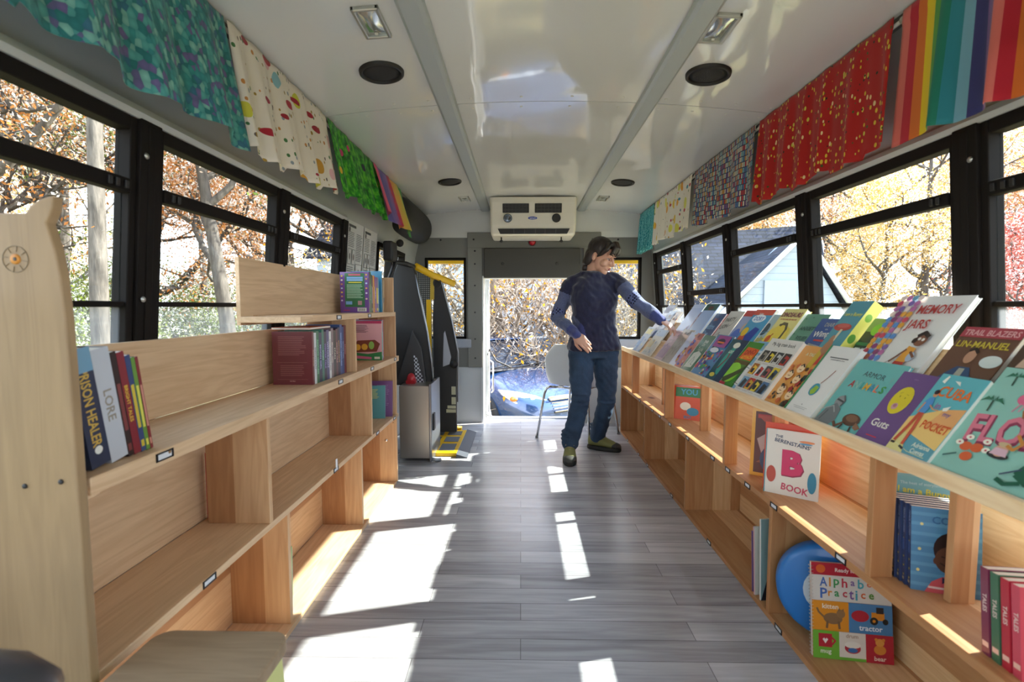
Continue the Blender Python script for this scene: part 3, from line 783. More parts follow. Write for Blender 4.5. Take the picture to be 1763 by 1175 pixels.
def scatter(seed, n, cols, u0=.05, v0=.05, u1=.95, v1=.95, s=.06):
    r = random.Random(seed); out = []
    for i in range(n):
        u, v = r.uniform(u0, u1), r.uniform(v0, v1); c = r.choice(cols); k = r.uniform(.5, 1.2) * s
        if r.random() < .5: out.append(('e', u, v, k, k * r.uniform(.4, 1.0), c))
        else:
            a = r.uniform(0, 6.28); out.append(('p', [(u + k * math.cos(a + q) * r.uniform(.6, 1.3), v + k * .8 * math.sin(a + q) * r.uniform(.6, 1.3)) for q in (0, 1.3, 2.6, 3.9, 5.2)], c))
    return out
def blurb(u0, v0, u1, v1, n, c, seed=1):
    r = random.Random(seed); out = []
    for i in range(n):
        v = v1 - (v1 - v0) * (i + .5) / n; e = u1 - (u1 - u0) * r.uniform(0, .25)
        out.append(('r', u0, v - (v1 - v0) / n * .22, e, v + (v1 - v0) / n * .22, c))
    return out

PAGE = mat('#e4dfd2', .8, name='book_pages'); 
def book(label, origin, u, v, w, h, t, cover, art=(), back=None, spine='L', spine_art=(), spine_col=None, group=None, name='book', hard=False, cat='book', pages=True):
    """origin: lower left corner of the displayed face; u across, v up, n out of the face"""
    u = Vector(u).normalized(); v = (Vector(v) - u * Vector(v).dot(u)).normalized(); n = u.cross(v)
    M4 = Matrix((u, v, n)).transposed().to_4x4(); M4.translation = Vector(origin)
    root = thing(name, label, cat, group=group); root.matrix_world = M4
    I = Matrix.Identity(3)
    b = MB(); ct = .0022 if hard else .0009; cm = mat(cover, .32, 0, .25); sm = mat(spine_col or cover, .35, 0, .2)
    L = spine == 'L'
    b.box(0, w, 0, h, -ct, 0, cm); b.box(0, w, 0, h, -t, -t + ct, mat(back or cover, .34, 0, .2))
    b.box(*((0, ct) if L else (w - ct, w)), 0, h, -t + ct, -ct, sm)
    ink(b, I, w, h, art)
    if spine_art or spine_col:
        if L: Ms = Matrix(((0, 0, -1), (0, 1, 0), (1, 0, 0))); Mt = lambda p: Vector((-p.z, p.y, p.x - t))   # us = +n, ns = -u
        else: Mt = lambda p: Vector((w + p.z, p.y, -p.x))                                                    # us = -n, ns = +u
        class F:
            def __matmul__(s, p): return Mt(p)
        ink(b, F(), t, h, ([('r', 0, 0, 1, 1, spine_col)] if spine_col else []) + list(spine_art), lift=.0001)
    b.build('cover', None, root, local=True, fix=False)
    if pages:
        p = MB(); e = .0025 if hard else .0006
        p.box(*((ct, w - e) if L else (e, w - ct)), e, h - e, -t + ct, -ct); p.build('page_block', PAGE, root, local=True)
    return root

# ---------------------------------------------------------------- book display on the right bookcase
AL = math.radians(35.5)
VD = Vector((math.sin(AL), 0, math.cos(AL))); ND = Vector((-math.cos(AL), 0, math.sin(AL)))
def shown(row, y_left, w, h, t, lab, cover, art=(), grp=None, hard=False, dx=0.0, tilt=0.0, dn=0.0, **kw):
    """a book lying back on the display; y_left is its left (far) edge"""
    bx, bz = ((XF + .0265, .7485) if row == 1 else (1.022, .8655))
    o = Vector((bx + dx, y_left, bz)) + ND * (t * .0) 
    # the back of the book rests on the board: shift the face out by its thickness
    bt = Vector((bx + dx, y_left, bz)) + ND * t
    # keep the lower back edge on the ledge
    bt.x += .0; bt += ND * dn
    al = AL + tilt
    v = Vector((math.sin(al), 0, math.cos(al)))
    return book(lab, bt, (0, -1, 0), v, w, h, t, cover, art, hard=hard, group=grp or ('books in the front row of the display' if row == 1 else 'books in the back row of the display'), **kw)

# front row (from far to near)
F1 = lambda *a, **k: shown(1, *a, **k)
F1(3.99, .20, .235, .006, 'pale blue picture book with yellow top, farthest in the front row', '#b9cde6', [('r', .1, .72, .9, .92, '#e8e2a8'), ('r', 0, 0, .5, .6, '#8fb0dc')] + scatter(31, 12, ['#7a9ad0', '#e4e0b0', '#5f86c4'], s=.05))
F1(3.69, .235, .225, .008, 'pale beige and blue wide picture book, second in the front row', '#c9cbc4', [('r', 0, .75, 1, 1, '#bcd0e8'), ('r', .05, .3, .5, .6, '#c8b98a')] + scatter(32, 14, ['#98a8b8', '#d8c890', '#a8b0a0'], s=.07))
F1(3.34, .175, .24, .006, 'faded pink picture book beside the hand, front row', '#c7a9b4', [('r', .1, .1, .9, .5, '#a98fa8'), ('r', .1, .7, .9, .9, '#e2c6cc')] + scatter(33, 10, ['#8f7a9a', '#d9b8c0'], s=.06))
F1(3.17, .20, .255, .007, 'grey brown sketched picture book, front row', '#9a9188', [('t', 'HOUSE', .5, .88, .07, '#4e4a48', .6), ('c', [(.2, .2), (.4, .5), (.5, .3), (.7, .55), (.8, .3)], .02, '#5c5852'), ('c', [(.3, .6), (.5, .75), (.7, .6)], .02, '#6a665e')] + scatter(34, 8, ['#85807a', '#75706c'], s=.06))
F1(3.0, .215, .24, .008, 'glossy white and red picture book of children, front row', '#c8d2ec', [('r', .5, 0, 1, 1, '#d98b7a'), ('r', .72, .82, 1, 1, '#b4573f'), ('e', .45, .3, .2, .2, '#b28fc0')] + scatter(35, 22, ['#e0b03a', '#a33d34', '#5f6fc4', '#e8d9c9', '#7a2f3a'], .35, s=.07))
F1(2.77, .15, .235, .009, 'green chapter book with a white sketched panel, front row', '#4f7a5c', [('t', 'Shelly', .55, .82, .07, '#e3e4da', .6), ('t', 'the\nTurtle', .5, .68, .10, '#cfd8c4', .5), ('p', [(.12, .08), (.8, .12), (.85, .5), (.5, .56), (.16, .48)], '#d9dcd0'), ('c', [(.3, .2), (.45, .4), (.6, .3), (.55, .2), (.7, .18)], .02, '#4d5a4e')])
F1(2.61, .20, .25, .008, 'blue comic with crowd of colourful figures, front row', '#5f93bf', scatter(37, 60, ['#b5347a', '#7a3fa0', '#e2a23a', '#3f9a5a', '#d84a3a', '#2f2a4a', '#e8d0b0'], .05, .03, .95, .7, .06) + [('r', .2, .7, .95, .97, '#a3478f'), ('e', .55, .83, .22, .07, '#2a2140'), ('r', .35, .79, .75, .83, '#e8762b'), ('e', .5, .62, .25, .06, '#dfe3ea')])
F1(2.4, .165, .235, .012, 'dark teal novel with a small yellow seal, front row', '#17515e', [('e', .55, .5, .3, .35, '#2a9a8a'), ('r', .6, 0, 1, 1, '#173450'), ('e', .5, .86, .2, .07, '#e9e6d4'), ('t', 'LOST', .45, .70, .06, '#dfe8d9', .7), ('e', .3, .13, .16, .05, '#d9c54a'), ('c', [(.35, .3), (.5, .55), (.45, .65)], .07, '#8a2f3a')])
F1(2.255, .155, .235, .010, 'green and orange dinosaur paperback, front row', '#3f8a2b', [('p', [(.2, .62), (.95, .60), (1, .86), (.3, .88)], '#e2622b'), ('t', 'DINO', .62, .78, .10, '#a3201f', .6, 8), ('t', 'ATTACK', .62, .66, .07, '#f0c23a', .65, 8), ('r', 0, .5, 1, .58, '#5a4a1f'), ('e', .4, .3, .42, .22, '#8fd23a'), ('p', [(.1, .15), (.5, .30), (.95, .5), (.9, .34), (.55, .16), (.3, .05)], '#3f4a22'), ('p', [(.1, .02), (.5, .0), (.5, .07), (.15, .08)], '#b5253a')])
F1(2.16, .165, .245, .009, 'light blue journal with a drawn white notebook page, front row', '#7fb0d0', [('t', 'DEAR', .55, .9, .04, '#c9c68a', .4), ('t', 'Sketchy', .5, .79, .06, '#e8eef2', .7), ('t', 'Notes', .5, .70, .07, '#dfeaf2', .6), ('p', [(.25, .10), (.85, .05), (.9, .46), (.3, .52)], '#e3e4e0'), ('c', [(.33, .13), (.8, .09), (.83, .42), (.36, .46), (.33, .13)], .016, '#5c636c'), ('e', .58, .28, .05, .06, '#6c737c')])
tr = [('t', 'My big train book', .52, .895, .062, '#3d3b3c', .86, 0, .0)]
pal = [('#3c3a38', '#8f8a7a'), ('#2b2a28', '#e0c83a'), ('#47494a', '#c9c9c4'), ('#3a3230', '#b5392f'), ('#a8642f', '#e8bf3a'), ('#e4e6e6', '#c23a35'), ('#4a4c50', '#b35a50'), ('#dcc23a', '#2f4f6a'), ('#7fa8c4', '#2f3a44'), ('#b33a35', '#c9a83a'), ('#3a3a34', '#d8c23a'), ('#4f6f94', '#262c34')]
for r_ in range(3):
    for c_ in range(4):
        a_, b_ = pal[r_ * 4 + c_]; u0, v0 = .06 + c_ * .235, .57 - r_ * .255
        tr += [('r', u0, v0, u0 + .20, v0 + .20, a_), ('p', [(u0 + .03, v0), (u0 + .17, v0), (u0 + .19, v0 + .14), (u0 + .07, v0 + .17)], b_), ('r', u0 + .05, v0 + .03, u0 + .14, v0 + .11, '#2b2b2e'), ('r', u0 + .01, v0 - .035, u0 + .19, v0 - .028, '#b9b4ac')]
F1(2.045, .228, .26, .022, 'white board book titled My big train book', '#dfdbd4', tr, hard=True)
F1(1.82, .165, .255, .008, 'orange picture book full of drawn faces, front row', '#dd9a4b', [('t', 'A TASTIES', .5, .86, .05, '#c9d2a8', .8), ('e', .62, .77, .07, .06, '#ecd9a8')] + scatter(41, 34, ['#a3352f', '#f0c79a', '#4a2f26', '#e3b98f', '#c96a35', '#2f3b35'], .05, .03, .95, .68, .075) + [x for q in ((.25, .5), (.6, .45), (.35, .25), (.75, .2), (.5, .62)) for x in (('e', q[0], q[1], .12, .07, '#f0cfa3'), ('c', [(q[0] - .06, q[1] + .04), (q[0], q[1] + .07), (q[0] + .07, q[1] + .03)], .035, '#3a2620'), ('c', [(q[0] - .04, q[1] - .02), (q[0] + .04, q[1] - .02)], .015, '#8a2f26'))])
F1(1.665, .150, .262, .018, 'white book with a small green and blue globe, green spine, front row', '#e2e0dc', [('r', 0, 0, .07, 1, '#3a8a5c'), ('t', 'AN ENVIRONMENTAL STORY', .55, .80, .014, '#5b5b5b', .62), ('r', .25, .825, .85, .838, '#4a4a4a'), ('c', [(.74, .66), (.64, .52), (.58, .46)], .02, '#9a4f35'), ('e', .52, .36, .14, .09, '#3f93a8'), ('p', [(.42, .33), (.5, .42), (.62, .40), (.60, .31), (.5, .28)], '#93b63f'), ('e', .5, .13, .012, .008, '#555'), ('r', .25, .09, .75, .096, '#b3b0aa'), ('r', .3, .07, .7, .076, '#b3b0aa')], hard=True, spine_col='#3a8a5c')
arm = [('t', 'ARMOR', .52, .80, .075, '#4a565a', .56, -3, .0), ('t', 'AND', .88, .78, .03, '#7fa8a4', .1, 90)]
for i, (ch, cc) in enumerate(zip('ANIMALS', ['#c23a3a', '#8fbfae', '#3f9a8f', '#e0b04a', '#3a8ab0', '#e87a5a', '#4a9a4a'])): arm.append(('t', ch, .22 + i * .105, .635, .10, cc, .105, -3))
arm += [('e', .25, .36, .10, .085, '#8d9192'), ('p', [(.0, .0), (.35, .0), (.42, .12), (.38, .26), (.22, .33), (.08, .22)], '#6f7476'), ('c', [(.18, .38), (.34, .36)], .03, '#3f4446'), ('c', [(.27, .45), (.35, .38), (.33, .3)], .025, '#5a5f61'), ('c', [(.02, .2), (.2, .28), (.3, .2)], .02, '#a3a8a8'), ('c', [(.1, .05), (.15, .2)], .02, '#494e50'),
        ('e', .72, .17, .17, .085, '#5a3f30'), ('e', .72, .19, .12, .05, '#7d5a44'), ('c', [(.6, .1), (.5, .03), (.42, .08)], .045, '#6d4c3a'), ('p', [(.84, .16), (.98, .10), (.92, .06), (.84, .08)], '#8a6650'), ('c', [(.62, .08), (.6, .02)], .03, '#4a3328'), ('c', [(.8, .08), (.82, .02)], .03, '#4a3328')]
F1(1.505, .192, .232, .010, 'teal picture book titled Armor Animals', '#67b2ae', arm, hard=True)
F1(1.318, .112, .215, .012, 'purple book titled Guts with a round yellow face', '#6b4a83', [('t', 'RAINA', .5, .91, .015, '#8d70a3', .4), ('e', .5, .61, .27, .195, '#d9c52f'), ('e', .41, .66, .014, .012, '#8a7d20'), ('e', .57, .65, .014, .012, '#8a7d20'), ('c', [(.36, .70), (.43, .715)], .012, '#a89a28'), ('c', [(.55, .70), (.62, .69)], .012, '#a89a28'), ('e', .46, .52, .085, .045, '#c99a9f'), ('e', .46, .53, .05, .025, '#a8707d'), ('t', 'Guts', .45, .26, .10, '#e3ddd4', .62), ('r', .3, .07, .62, .083, '#d2353f')])
F1(1.195, .120, .222, .020, 'bright paperback titled Cuba in my Pocket with a walking boy', '#5fb3bd', [('p', [(0, 0), (1, 0), (1, .62), (.55, .58), (0, .42)], '#ecc477'), ('p', [(.45, .35), (1, .40), (1, .64), (.6, .59)], '#e3a66a'), ('p', [(.25, .24), (1, .14), (1, 0), (.1, 0)], '#5f9cab'), ('p', [(0, 0), (.42, 0), (.2, .24), (0, .26)], '#dccf8a'), ('c', [(.1, .1), (.5, .04), (.9, .03)], .012, '#d9d9a8'),
    ('t', 'CUBA', .56, .785, .125, '#e2722b', .72, -2), ('t', 'in', .42, .615, .07, '#9a6aa0', .2), ('p', [(.55, .60), (.68, .64), (.66, .58), (.58, .565)], '#e9e6da'), ('p', [(.12, .90), (.18, .98), (.22, .97), (.2, .88)], '#efece0'), ('p', [(.38, .93), (.5, .93), (.55, .88), (.47, .9)], '#efece0'), ('t', 'my', .72, .525, .05, '#8a6f9a', .3), ('t', 'POCKET', .68, .375, .095, '#d2572a', .6, -2),
    ('e', .205, .735, .05, .035, '#c98f6a'), ('e', .195, .765, .055, .03, '#2a2230'), ('p', [(.13, .49), (.27, .50), (.29, .62), (.24, .70), (.14, .69), (.08, .62)], '#4f8fc9'), ('c', [(.26, .60), (.38, .56), (.5, .56)], .03, '#c98f6a'), ('c', [(.12, .62), (.10, .5)], .035, '#c98f6a'), ('c', [(.17, .49), (.14, .3), (.08, .12)], .07, '#c4553f'), ('c', [(.23, .49), (.28, .3), (.30, .1)], .07, '#c4553f'), ('c', [(.04, .09), (.12, .09)], .045, '#3f3434'), ('c', [(.28, .07), (.38, .05)], .045, '#3f3434'), ('t', 'Adrianna\nCuevas', .72, .10, .05, '#dfe6d4', .4)])
fl = [('t', 'WELCOME TO', .64, .865, .055, '#3d6a66', .74, 2), ('c', [(.36, .62), (.5, .70), (.8, .69), (.98, .66)], .07, '#a8643a'),
      ('t', 'FLORIDA', .525, .475, .245, '#8f3a56', .90, 8, .05), ('t', 'FLORIDA', .515, .49, .24, '#d9788c', .89, 8, .02),
      ('c', [(.33, .79), (.30, .86), (.26, .85), (.27, .80)], .018, '#e06a8f'), ('e', .30, .74, .055, .05, '#e0688c'), ('c', [(.29, .70), (.27, .62)], .01, '#d98fa3'), ('c', [(.32, .70), (.31, .63)], .01, '#d98fa3')]
def palm(u, v, s, c='#2f6f54'):
    o = [('c', [(u, v), (u + .01, v - s * .8)], .014, '#3f5a4a')]
    for a in range(6):
        t_ = .1 + a * PI / 5.2; o.append(('p', [(u, v), (u + s * .55 * math.cos(t_), v + s * .35 * math.sin(t_) + .01), (u + s * .8 * math.cos(t_), v + s * .32 * math.sin(t_) - s * .2), (u + s * .4 * math.cos(t_), v + s * .15 * math.sin(t_))], c))
    return o
fl += palm(.13, .92, .10) + palm(.10, .68, .12)
for q in ((.16, .25), (.24, .26), (.21, .17)): fl += [('e', q[0], q[1], .045, .04, '#d4623a')]
for q in ((.10, .27), (.28, .33), (.31, .26), (.15, .33)): fl += [('e', q[0], q[1], .03, .024, '#f0ead9'), ('e', q[0], q[1], .009, .008, '#c9485a')]
fl += [('e', .40, .25, .075, .03, '#2f2f33'), ('e', .40, .29, .05, .05, '#d7a38a'), ('e', .40, .345, .045, .02, '#c9b08a'), ('p', [(.34, .25), (.46, .25), (.44, .31), (.36, .31)], '#d9b3c0'),
       ('p', [(.60, .30), (.70, .43), (.80, .48), (.83, .43), (.74, .37), (.66, .28)], '#2f7a54'), ('c', [(.62, .22), (.60, .16), (.68, .12), (.80, .11), (.82, .2), (.70, .25), (.62, .22)], .06, '#1f5c47'), ('c', [(.64, .1), (.56, .06), (.50, .08)], .03, '#1f5c47'), ('e', .90, .28, .05, .045, '#e0cf5a'), ('e', .90, .28, .07, .02, '#e8a3b8'), ('c', [(.06, .12), (.14, .17)], .014, '#3d6a66'), ('c', [(.50, .12), (.60, .2)], .012, '#3d4a66'), ('e', .93, .12, .04, .03, '#8fbf3a'), ('c', [(.44, .44), (.50, .38), (.47, .32), (.42, .34)], .022, '#c9853f')]
F1(1.075, .285, .265, .012, 'large mint green picture book titled Welcome to Florida', '#8fc2b4', fl, hard=True)

# back row (from far to near)
F2 = lambda *a, **k: shown(2, *a, **k)
F2(4.03, .21, .30, .008, 'pale lilac white tall book, farthest in the back row', '#c4c9de', [('r', .1, .75, .9, .9, '#a3a8c4')] + scatter(51, 10, ['#aab4d4', '#e2dcea'], s=.06), dx=.006)
F2(3.86, .185, .245, .008, 'pale blue picture book behind the reaching hand', '#8fa8cf', [('r', .1, .7, .9, .85, '#cfd8ea')] + scatter(52, 14, ['#b5a0b8', '#6f8fc4', '#d8c8c0'], s=.07))
F2(3.7, .14, .24, .008, 'tan and orange picture book just beyond the fingers', '#c99a68', scatter(53, 16, ['#a8603f', '#e0c08a', '#b5343f', '#8fa0b8'], s=.07), spine_col='#3a3320')
F2(3.42, .215, .30, .012, 'tall sky-blue glossy book reflecting the window, back row', '#b7cdf0', [('r', .0, .9, 1, 1, '#c9d8f0'), ('r', .1, .1, .9, .3, '#9fb9e2')], hard=True, dx=.006, spine_col='#c9a44a')
F2(3.26, .135, .245, .007, 'mauve grey picture book, back row', '#8f7a9a', [('t', 'ABC', .5, .8, .08, '#d8c8d8', .5)] + scatter(54, 14, ['#b59ab0', '#6a5a80', '#d8cfe0'], s=.06))
F2(3.12, .20, .29, .026, 'thick pale blue book with dark green top edge, back row', '#aec6ee', [('r', 0, .84, 1, 1, '#2f5f5a'), ('e', .5, .9, .2, .05, '#6a3f35')], hard=True, spine_col='#1f4f5a')
F2(2.95, .165, .235, .010, 'dark blue night-time picture book, back row', '#274a7d', [('t', 'Bird', .5, .82, .09, '#a85a3a', .6), ('t', 'Bedtime\nTime', .45, .5, .16, '#8fb8d4', .7), ('e', .55, .18, .14, .11, '#e3cfc0'), ('e', .3, .12, .12, .06, '#d8a33a'), ('r', 0, 0, 1, .06, '#172c50')])
F2(2.83, .10, .235, .008, 'red comic book edge between blue and white books, back row', '#c23a44', scatter(56, 16, ['#e8d8d0', '#3f5fa0', '#e2a23a', '#7a2535'], s=.09), dn=-.002, dx=.004)
F2(2.76, .175, .255, .007, 'white picture book with black hand-drawn party lettering, back row', '#cfc9bd', [('t', 'PARTY', .42, .78, .10, '#3c3a3a', .7, 6), ('t', 'LION', .3, .6, .10, '#4a4644', .5, 10), ('c', [(.5, .6), (.7, .65), (.85, .8)], .018, '#555'), ('c', [(.1, .3), (.3, .45), (.4, .25), (.6, .4), (.7, .2)], .018, '#4a4644'), ('c', [(.2, .1), (.4, .2), (.6, .08), (.85, .16)], .018, '#4a4644')])
F2(2.57, .15, .26, .008, 'picture book with red top banner and blue figure, back row', '#9fa8c9', [('r', 0, .86, 1, 1, '#c24540'), ('e', .4, .35, .3, .22, '#4f6fc0'), ('e', .7, .6, .2, .12, '#c9a892'), ('p', [(.5, .0), (1, 0), (1, .5), (.7, .3)], '#b59a8a')])
F2(2.455, .185, .262, .014, 'bright blue picture book with painted sea creatures, back row', '#3f9ac4', [('r', 0, .88, 1, 1, '#d4553f'), ('e', .45, .80, .34, .09, '#e9f0f4'), ('t', 'DORY', .47, .80, .085, '#1f5fb0', .6), ('t', 'finding', .42, .90, .04, '#e8e2d9', .4), ('p', [(.3, .35), (.6, .62), (.88, .58), (.8, .3), (.5, .18)], '#1f3f9a'), ('p', [(.05, .1), (.3, .05), (.5, .2), (.35, .45), (.1, .4)], '#c9552f'), ('e', .22, .5, .16, .1, '#e8c02f'), ('e', .75, .12, .2, .1, '#2f7f4a'), ('e', .2, .2, .1, .08, '#8a2f5a')])
F2(2.33, .145, .24, .008, 'pale teal book with yellow and black painted title, back row', '#a9c0c4', [('e', .5, .66, .2, .14, '#3f4f5a'), ('t', 'Quality', .5, .42, .12, '#c9b92f', .85), ('t', 'TIGER', .5, .2, .14, '#3c3a2a', .85), ('c', [(.2, .55), (.8, .62)], .03, '#5f8fa8')])
F2(2.18, .165, .262, .022, 'yellow book titled Dinosaurs with a long-necked dinosaur', '#e3d583', [('t', 'DINOSAURS', .5, .885, .085, '#7d1f4a', .9, 0, .03), ('t', 'OF THE LAND, SEA AND AIR', .5, .79, .026, '#b5343f', .82), ('p', [(0, 0), (1, 0), (1, .35), (.9, .62), (.4, .72), (0, .55)], '#e8cf52'), ('c', [(.36, .67), (.42, .71), (.6, .7), (.72, .6), (.72, .45), (.62, .3), (.55, .18)], .085, '#6a6048'), ('e', .42, .14, .36, .12, '#756a50'), ('c', [(.3, .68), (.42, .69)], .06, '#6a6048'), ('e', .2, .40, .12, .07, '#dd6a2b'), ('c', [(.1, .3), (.3, .5)], .04, '#c24a2a'), ('c', [(.2, .1), (.18, .0)], .08, '#5c523c')], spine_col='#d8d4c8', hard=True)
F2(2.01, .150, .245, .012, 'green book titled Anxiety Relief for Teens', '#5a8f76', [('t', 'ANXIETY', .5, .72, .075, '#2f4a44', .78), ('t', 'RELIEF', .5, .535, .07, '#2f4a44', .66), ('t', 'FOR', .5, .39, .03, '#35554c', .3), ('t', 'TEENS', .5, .25, .07, '#2f4a44', .6)] + [('e', u_, v_, .035, .012, '#2f5f4a') for u_, v_ in ((.12, .9), (.4, .93), (.8, .9), (.06, .6), (.93, .62), (.1, .35), (.92, .3), (.2, .1), (.6, .08), (.85, .12))])
F2(1.89, .145, .225, .014, 'blue paperback titled Diary with a grey sketched figure', '#33518c', [('t', 'DIARY', .55, .88, .075, '#a9a8a0', .6), ('t', 'of a', .5, .79, .03, '#cfd0c8', .2), ('t', 'Wimpy', .5, .68, .11, '#e0ddd4', .78, 5), ('r', .3, .55, .85, .585, '#c23a35'), ('p', [(.12, .05), (.85, .08), (.8, .46), (.2, .5)], '#a8a39a'), ('c', [(.35, .1), (.4, .35), (.6, .35), (.65, .1)], .03, '#47443f'), ('e', .5, .38, .12, .07, '#c9c4b8')])
F2(1.745, .105, .285, .038, 'thick teal and yellow book titled I am a Bunny with a red mushroom', '#4f93a0', [('t', 'I am a Bunny', .5, .80, .05, '#d8cf5a', .86), ('e', .45, .62, .42, .055, '#b5453a'), ('e', .45, .64, .30, .03, '#c9655a'), ('c', [(.5, .58), (.48, .4)], .12, '#d9cfae'), ('e', .42, .30, .20, .14, '#a8795a'), ('e', .38, .44, .1, .06, '#a8795a'), ('p', [(.12, .0), (.4, .0), (.42, .22), (.2, .28)], '#c9a83a'), ('p', [(.4, .05), (.6, .08), (.5, .25)], '#c23a35')], hard=True, spine_col='#e3dc6a', spine='R', spine_art=[('e', .5, .8, .3, .05, '#7fae3a'), ('e', .4, .5, .3, .06, '#5f9a3a'), ('e', .55, .2, .3, .05, '#8fae3a')])
F2(1.625, .165, .235, .010, 'dark green and pink gaming guide book with green blob, back row', '#27382f', [('r', 0, .78, 1, 1, '#8fae5a'), ('e', .3, .82, .16, .1, '#8fd23a'), ('e', .8, .66, .22, .14, '#c23a83'), ('t', 'THE GUIDE', .5, .46, .10, '#dfe6dc', .88), ('e', .4, .17, .24, .12, '#4fa83a'), ('e', .46, .22, .06, .03, '#cfe6f0'), ('r', 0, .55, 1, .60, '#3f7f4a'), ('e', .85, .15, .14, .1, '#a32f5f')])
mj = []
r_ = random.Random(5)
for i in range(15):
    for j in range(5):
        if j > 3 + (i % 3 == 0) * 0: continue
        mj.append(('e', .05 + j * .088, .10 + i * .062, .042, .032, r_.choice(['#c9485a', '#7a5fa0', '#e0a03a', '#5f8fc9', '#b86a9a', '#e8d0c4', '#8a3f6a', '#6aa0b8', '#d87a5a'])))
mj += [('r', 0, .02, .42, .09, '#8a3043'), ('t', 'NICHOLA KNOX', .21, .055, .028, '#e0b8a0', .36), ('t', 'MEMORY', .68, .84, .095, '#b5392f', .54, 2), ('t', 'JARS', .56, .66, .095, '#b5392f', .30, 2),
       ('e', .77, .51, .085, .065, '#7d4f38'), ('c', [(.70, .55), (.76, .59), (.84, .55)], .05, '#2b1c18'), ('e', .695, .50, .035, .03, '#2b1c18'), ('e', .80, .515, .02, .016, '#e9e2d8'), ('e', .745, .52, .02, .016, '#e9e2d8'), ('p', [(.64, .26), (.78, .27), (.80, .42), (.68, .44)], '#dd9a3a'), ('e', .80, .33, .05, .05, '#a8b4c4'), ('c', [(.68, .40), (.60, .30), (.56, .26)], .03, '#7d4f38'), ('c', [(.76, .38), (.84, .33)], .03, '#7d4f38'), ('c', [(.56, .27), (.42, .16)], .008, '#6a4a3a'), ('p', [(.62, .19), (.78, .20), (.78, .27), (.64, .27)], '#b5392f'), ('c', [(.66, .19), (.64, .11), (.56, .07)], .035, '#7d4f38'), ('c', [(.74, .19), (.76, .1), (.78, .02)], .035, '#7d4f38'), ('c', [(.53, .08), (.53, .03)], .03, '#e0a03a')]
F2(1.56, .245, .315, .016, 'large white picture book titled Memory Jars, tallest in the display', '#e2dfd9', mj, hard=True)
F2(1.275, .155, .215, .016, 'brown book titled Trail Blazers with a man in a blue coat', '#63412f', [('r', .0, .86, 1, 1, '#a33a44'), ('t', 'TRAIL BLAZERS', .5, .925, .075, '#d9a3a0', .9), ('t', 'LIN-MANUEL', .5, .765, .085, '#c9b23a', .88), ('e', .82, .56, .17, .08, '#cfd6d0'), ('e', .45, .60, .09, .09, '#b98a6d'), ('c', [(.38, .68), (.45, .71), (.53, .66)], .05, '#2b1c18'), ('p', [(.12, .0), (.78, .0), (.74, .28), (.58, .46), (.36, .46), (.18, .3)], '#2f4a6e'), ('p', [(.36, .0), (.55, .0), (.52, .44), (.42, .44)], '#a8a694'), ('e', .72, .12, .07, .05, '#b98a6d')], hard=True)
F2(1.105, .19, .265, .018, 'dark painted novel titled So Many Beginnings with a family group', '#4a3426', [('e', .5, .75, .45, .2, '#6a5238')] + [x for (u_, v_, s_) in ((.25, .68, .9), (.5, .78, 1), (.72, .66, .9), (.45, .55, .8)) for x in (('e', u_, v_ + .08, .085 * s_, .06 * s_, '#1f1512'), ('e', u_, v_ + .05, .06 * s_, .045 * s_, '#a87250'), ('p', [(u_ - .15, v_ - .25), (u_ + .15, v_ - .25), (u_ + .07, v_ + .01), (u_ - .07, v_ + .01)], '#c9a890'))] + [('r', 0, 0, 1, .14, '#1f2418'), ('t', 'SO MANY', .42, .36, .08, '#d8cf8a', .7, 0), ('t', 'BEGINNINGS', .48, .25, .085, '#d8cf8a', .9)], hard=True)

# ---------------------------------------------------------------- books inside the right bookcase
UB = Vector((0, -1, 0))
def leaner(y, x, z, w, h, t, lab, cover, art=(), lean=12, turn=0, **kw):
    """cover faces the aisle (towards -X), turned by `turn` degrees about the vertical, tipped back by lean"""
    a = math.radians(turn); u = Vector((math.sin(a) * 1.0, -math.cos(a), 0)); n0 = u.cross(Vector((0, 0, 1))); l = math.radians(lean)
    v = Vector((0, 0, 1)) * math.cos(l) - n0 * math.sin(l)
    return book(lab, (x, y, z), u, v, w, h, t, cover, art, **kw)
# covers facing the camera: u=+X, n=-Y
def facing(x, y, z, w, h, t, lab, cover, art=(), turn=0, tip=0, **kw):
    a = math.radians(turn); u = Vector((math.cos(a), math.sin(a), 0)); l = math.radians(tip); n0 = u.cross(Vector((0, 0, 1)))
    v = Vector((0, 0, 1)) * math.cos(l) - n0 * math.sin(l)
    return book(lab, (x, y, z), u, v, w, h, t, cover, art, **kw)
ZS = .4245
# small orange book and its thin neighbours
facing(.925, 2.985, ZS, .175, .20, .006, 'orange comic with blue lettering, leaning on the middle shelf', '#d4532a', [('t', 'LUCHA', .55, .84, .13, '#3f8fb5', .7, 0, .03), ('r', .05, .68, .95, .96, '#3a7d4a'), ('t', 'YOU', .5, .83, .16, '#4fa3c4', .6, 0, .03), ('e', .4, .4, .18, .12, '#e8dfc9'), ('e', .65, .25, .2, .12, '#3a8ab0'), ('t', 'BOY', .5, .08, .08, '#3a7da8', .6)], turn=-32, tip=9, spine='L')
for i, (c1, lab) in enumerate((('#e8823a', 'orange spine nearest the orange comic'), ('#d8c04a', 'yellow spine in the thin row behind the orange comic'), ('#b5c2c9', 'pale grey spine in the thin row behind the orange comic'), ('#7a3f8f', 'purple spine in the thin row behind the orange comic'), ('#c9473f', 'red spine farthest in the thin row behind the orange comic'))):
    facing(.918 - .003 * i, 3.005 + i * .013, ZS, .165, .20 - .003 * (i % 2), .009, 'thin paperback, ' + lab, c1, turn=-32, tip=8.5, spine='L', group='thin paperbacks behind the orange comic', spine_art=[('r', .2, .3, .8, .8, '#efe8dc')])
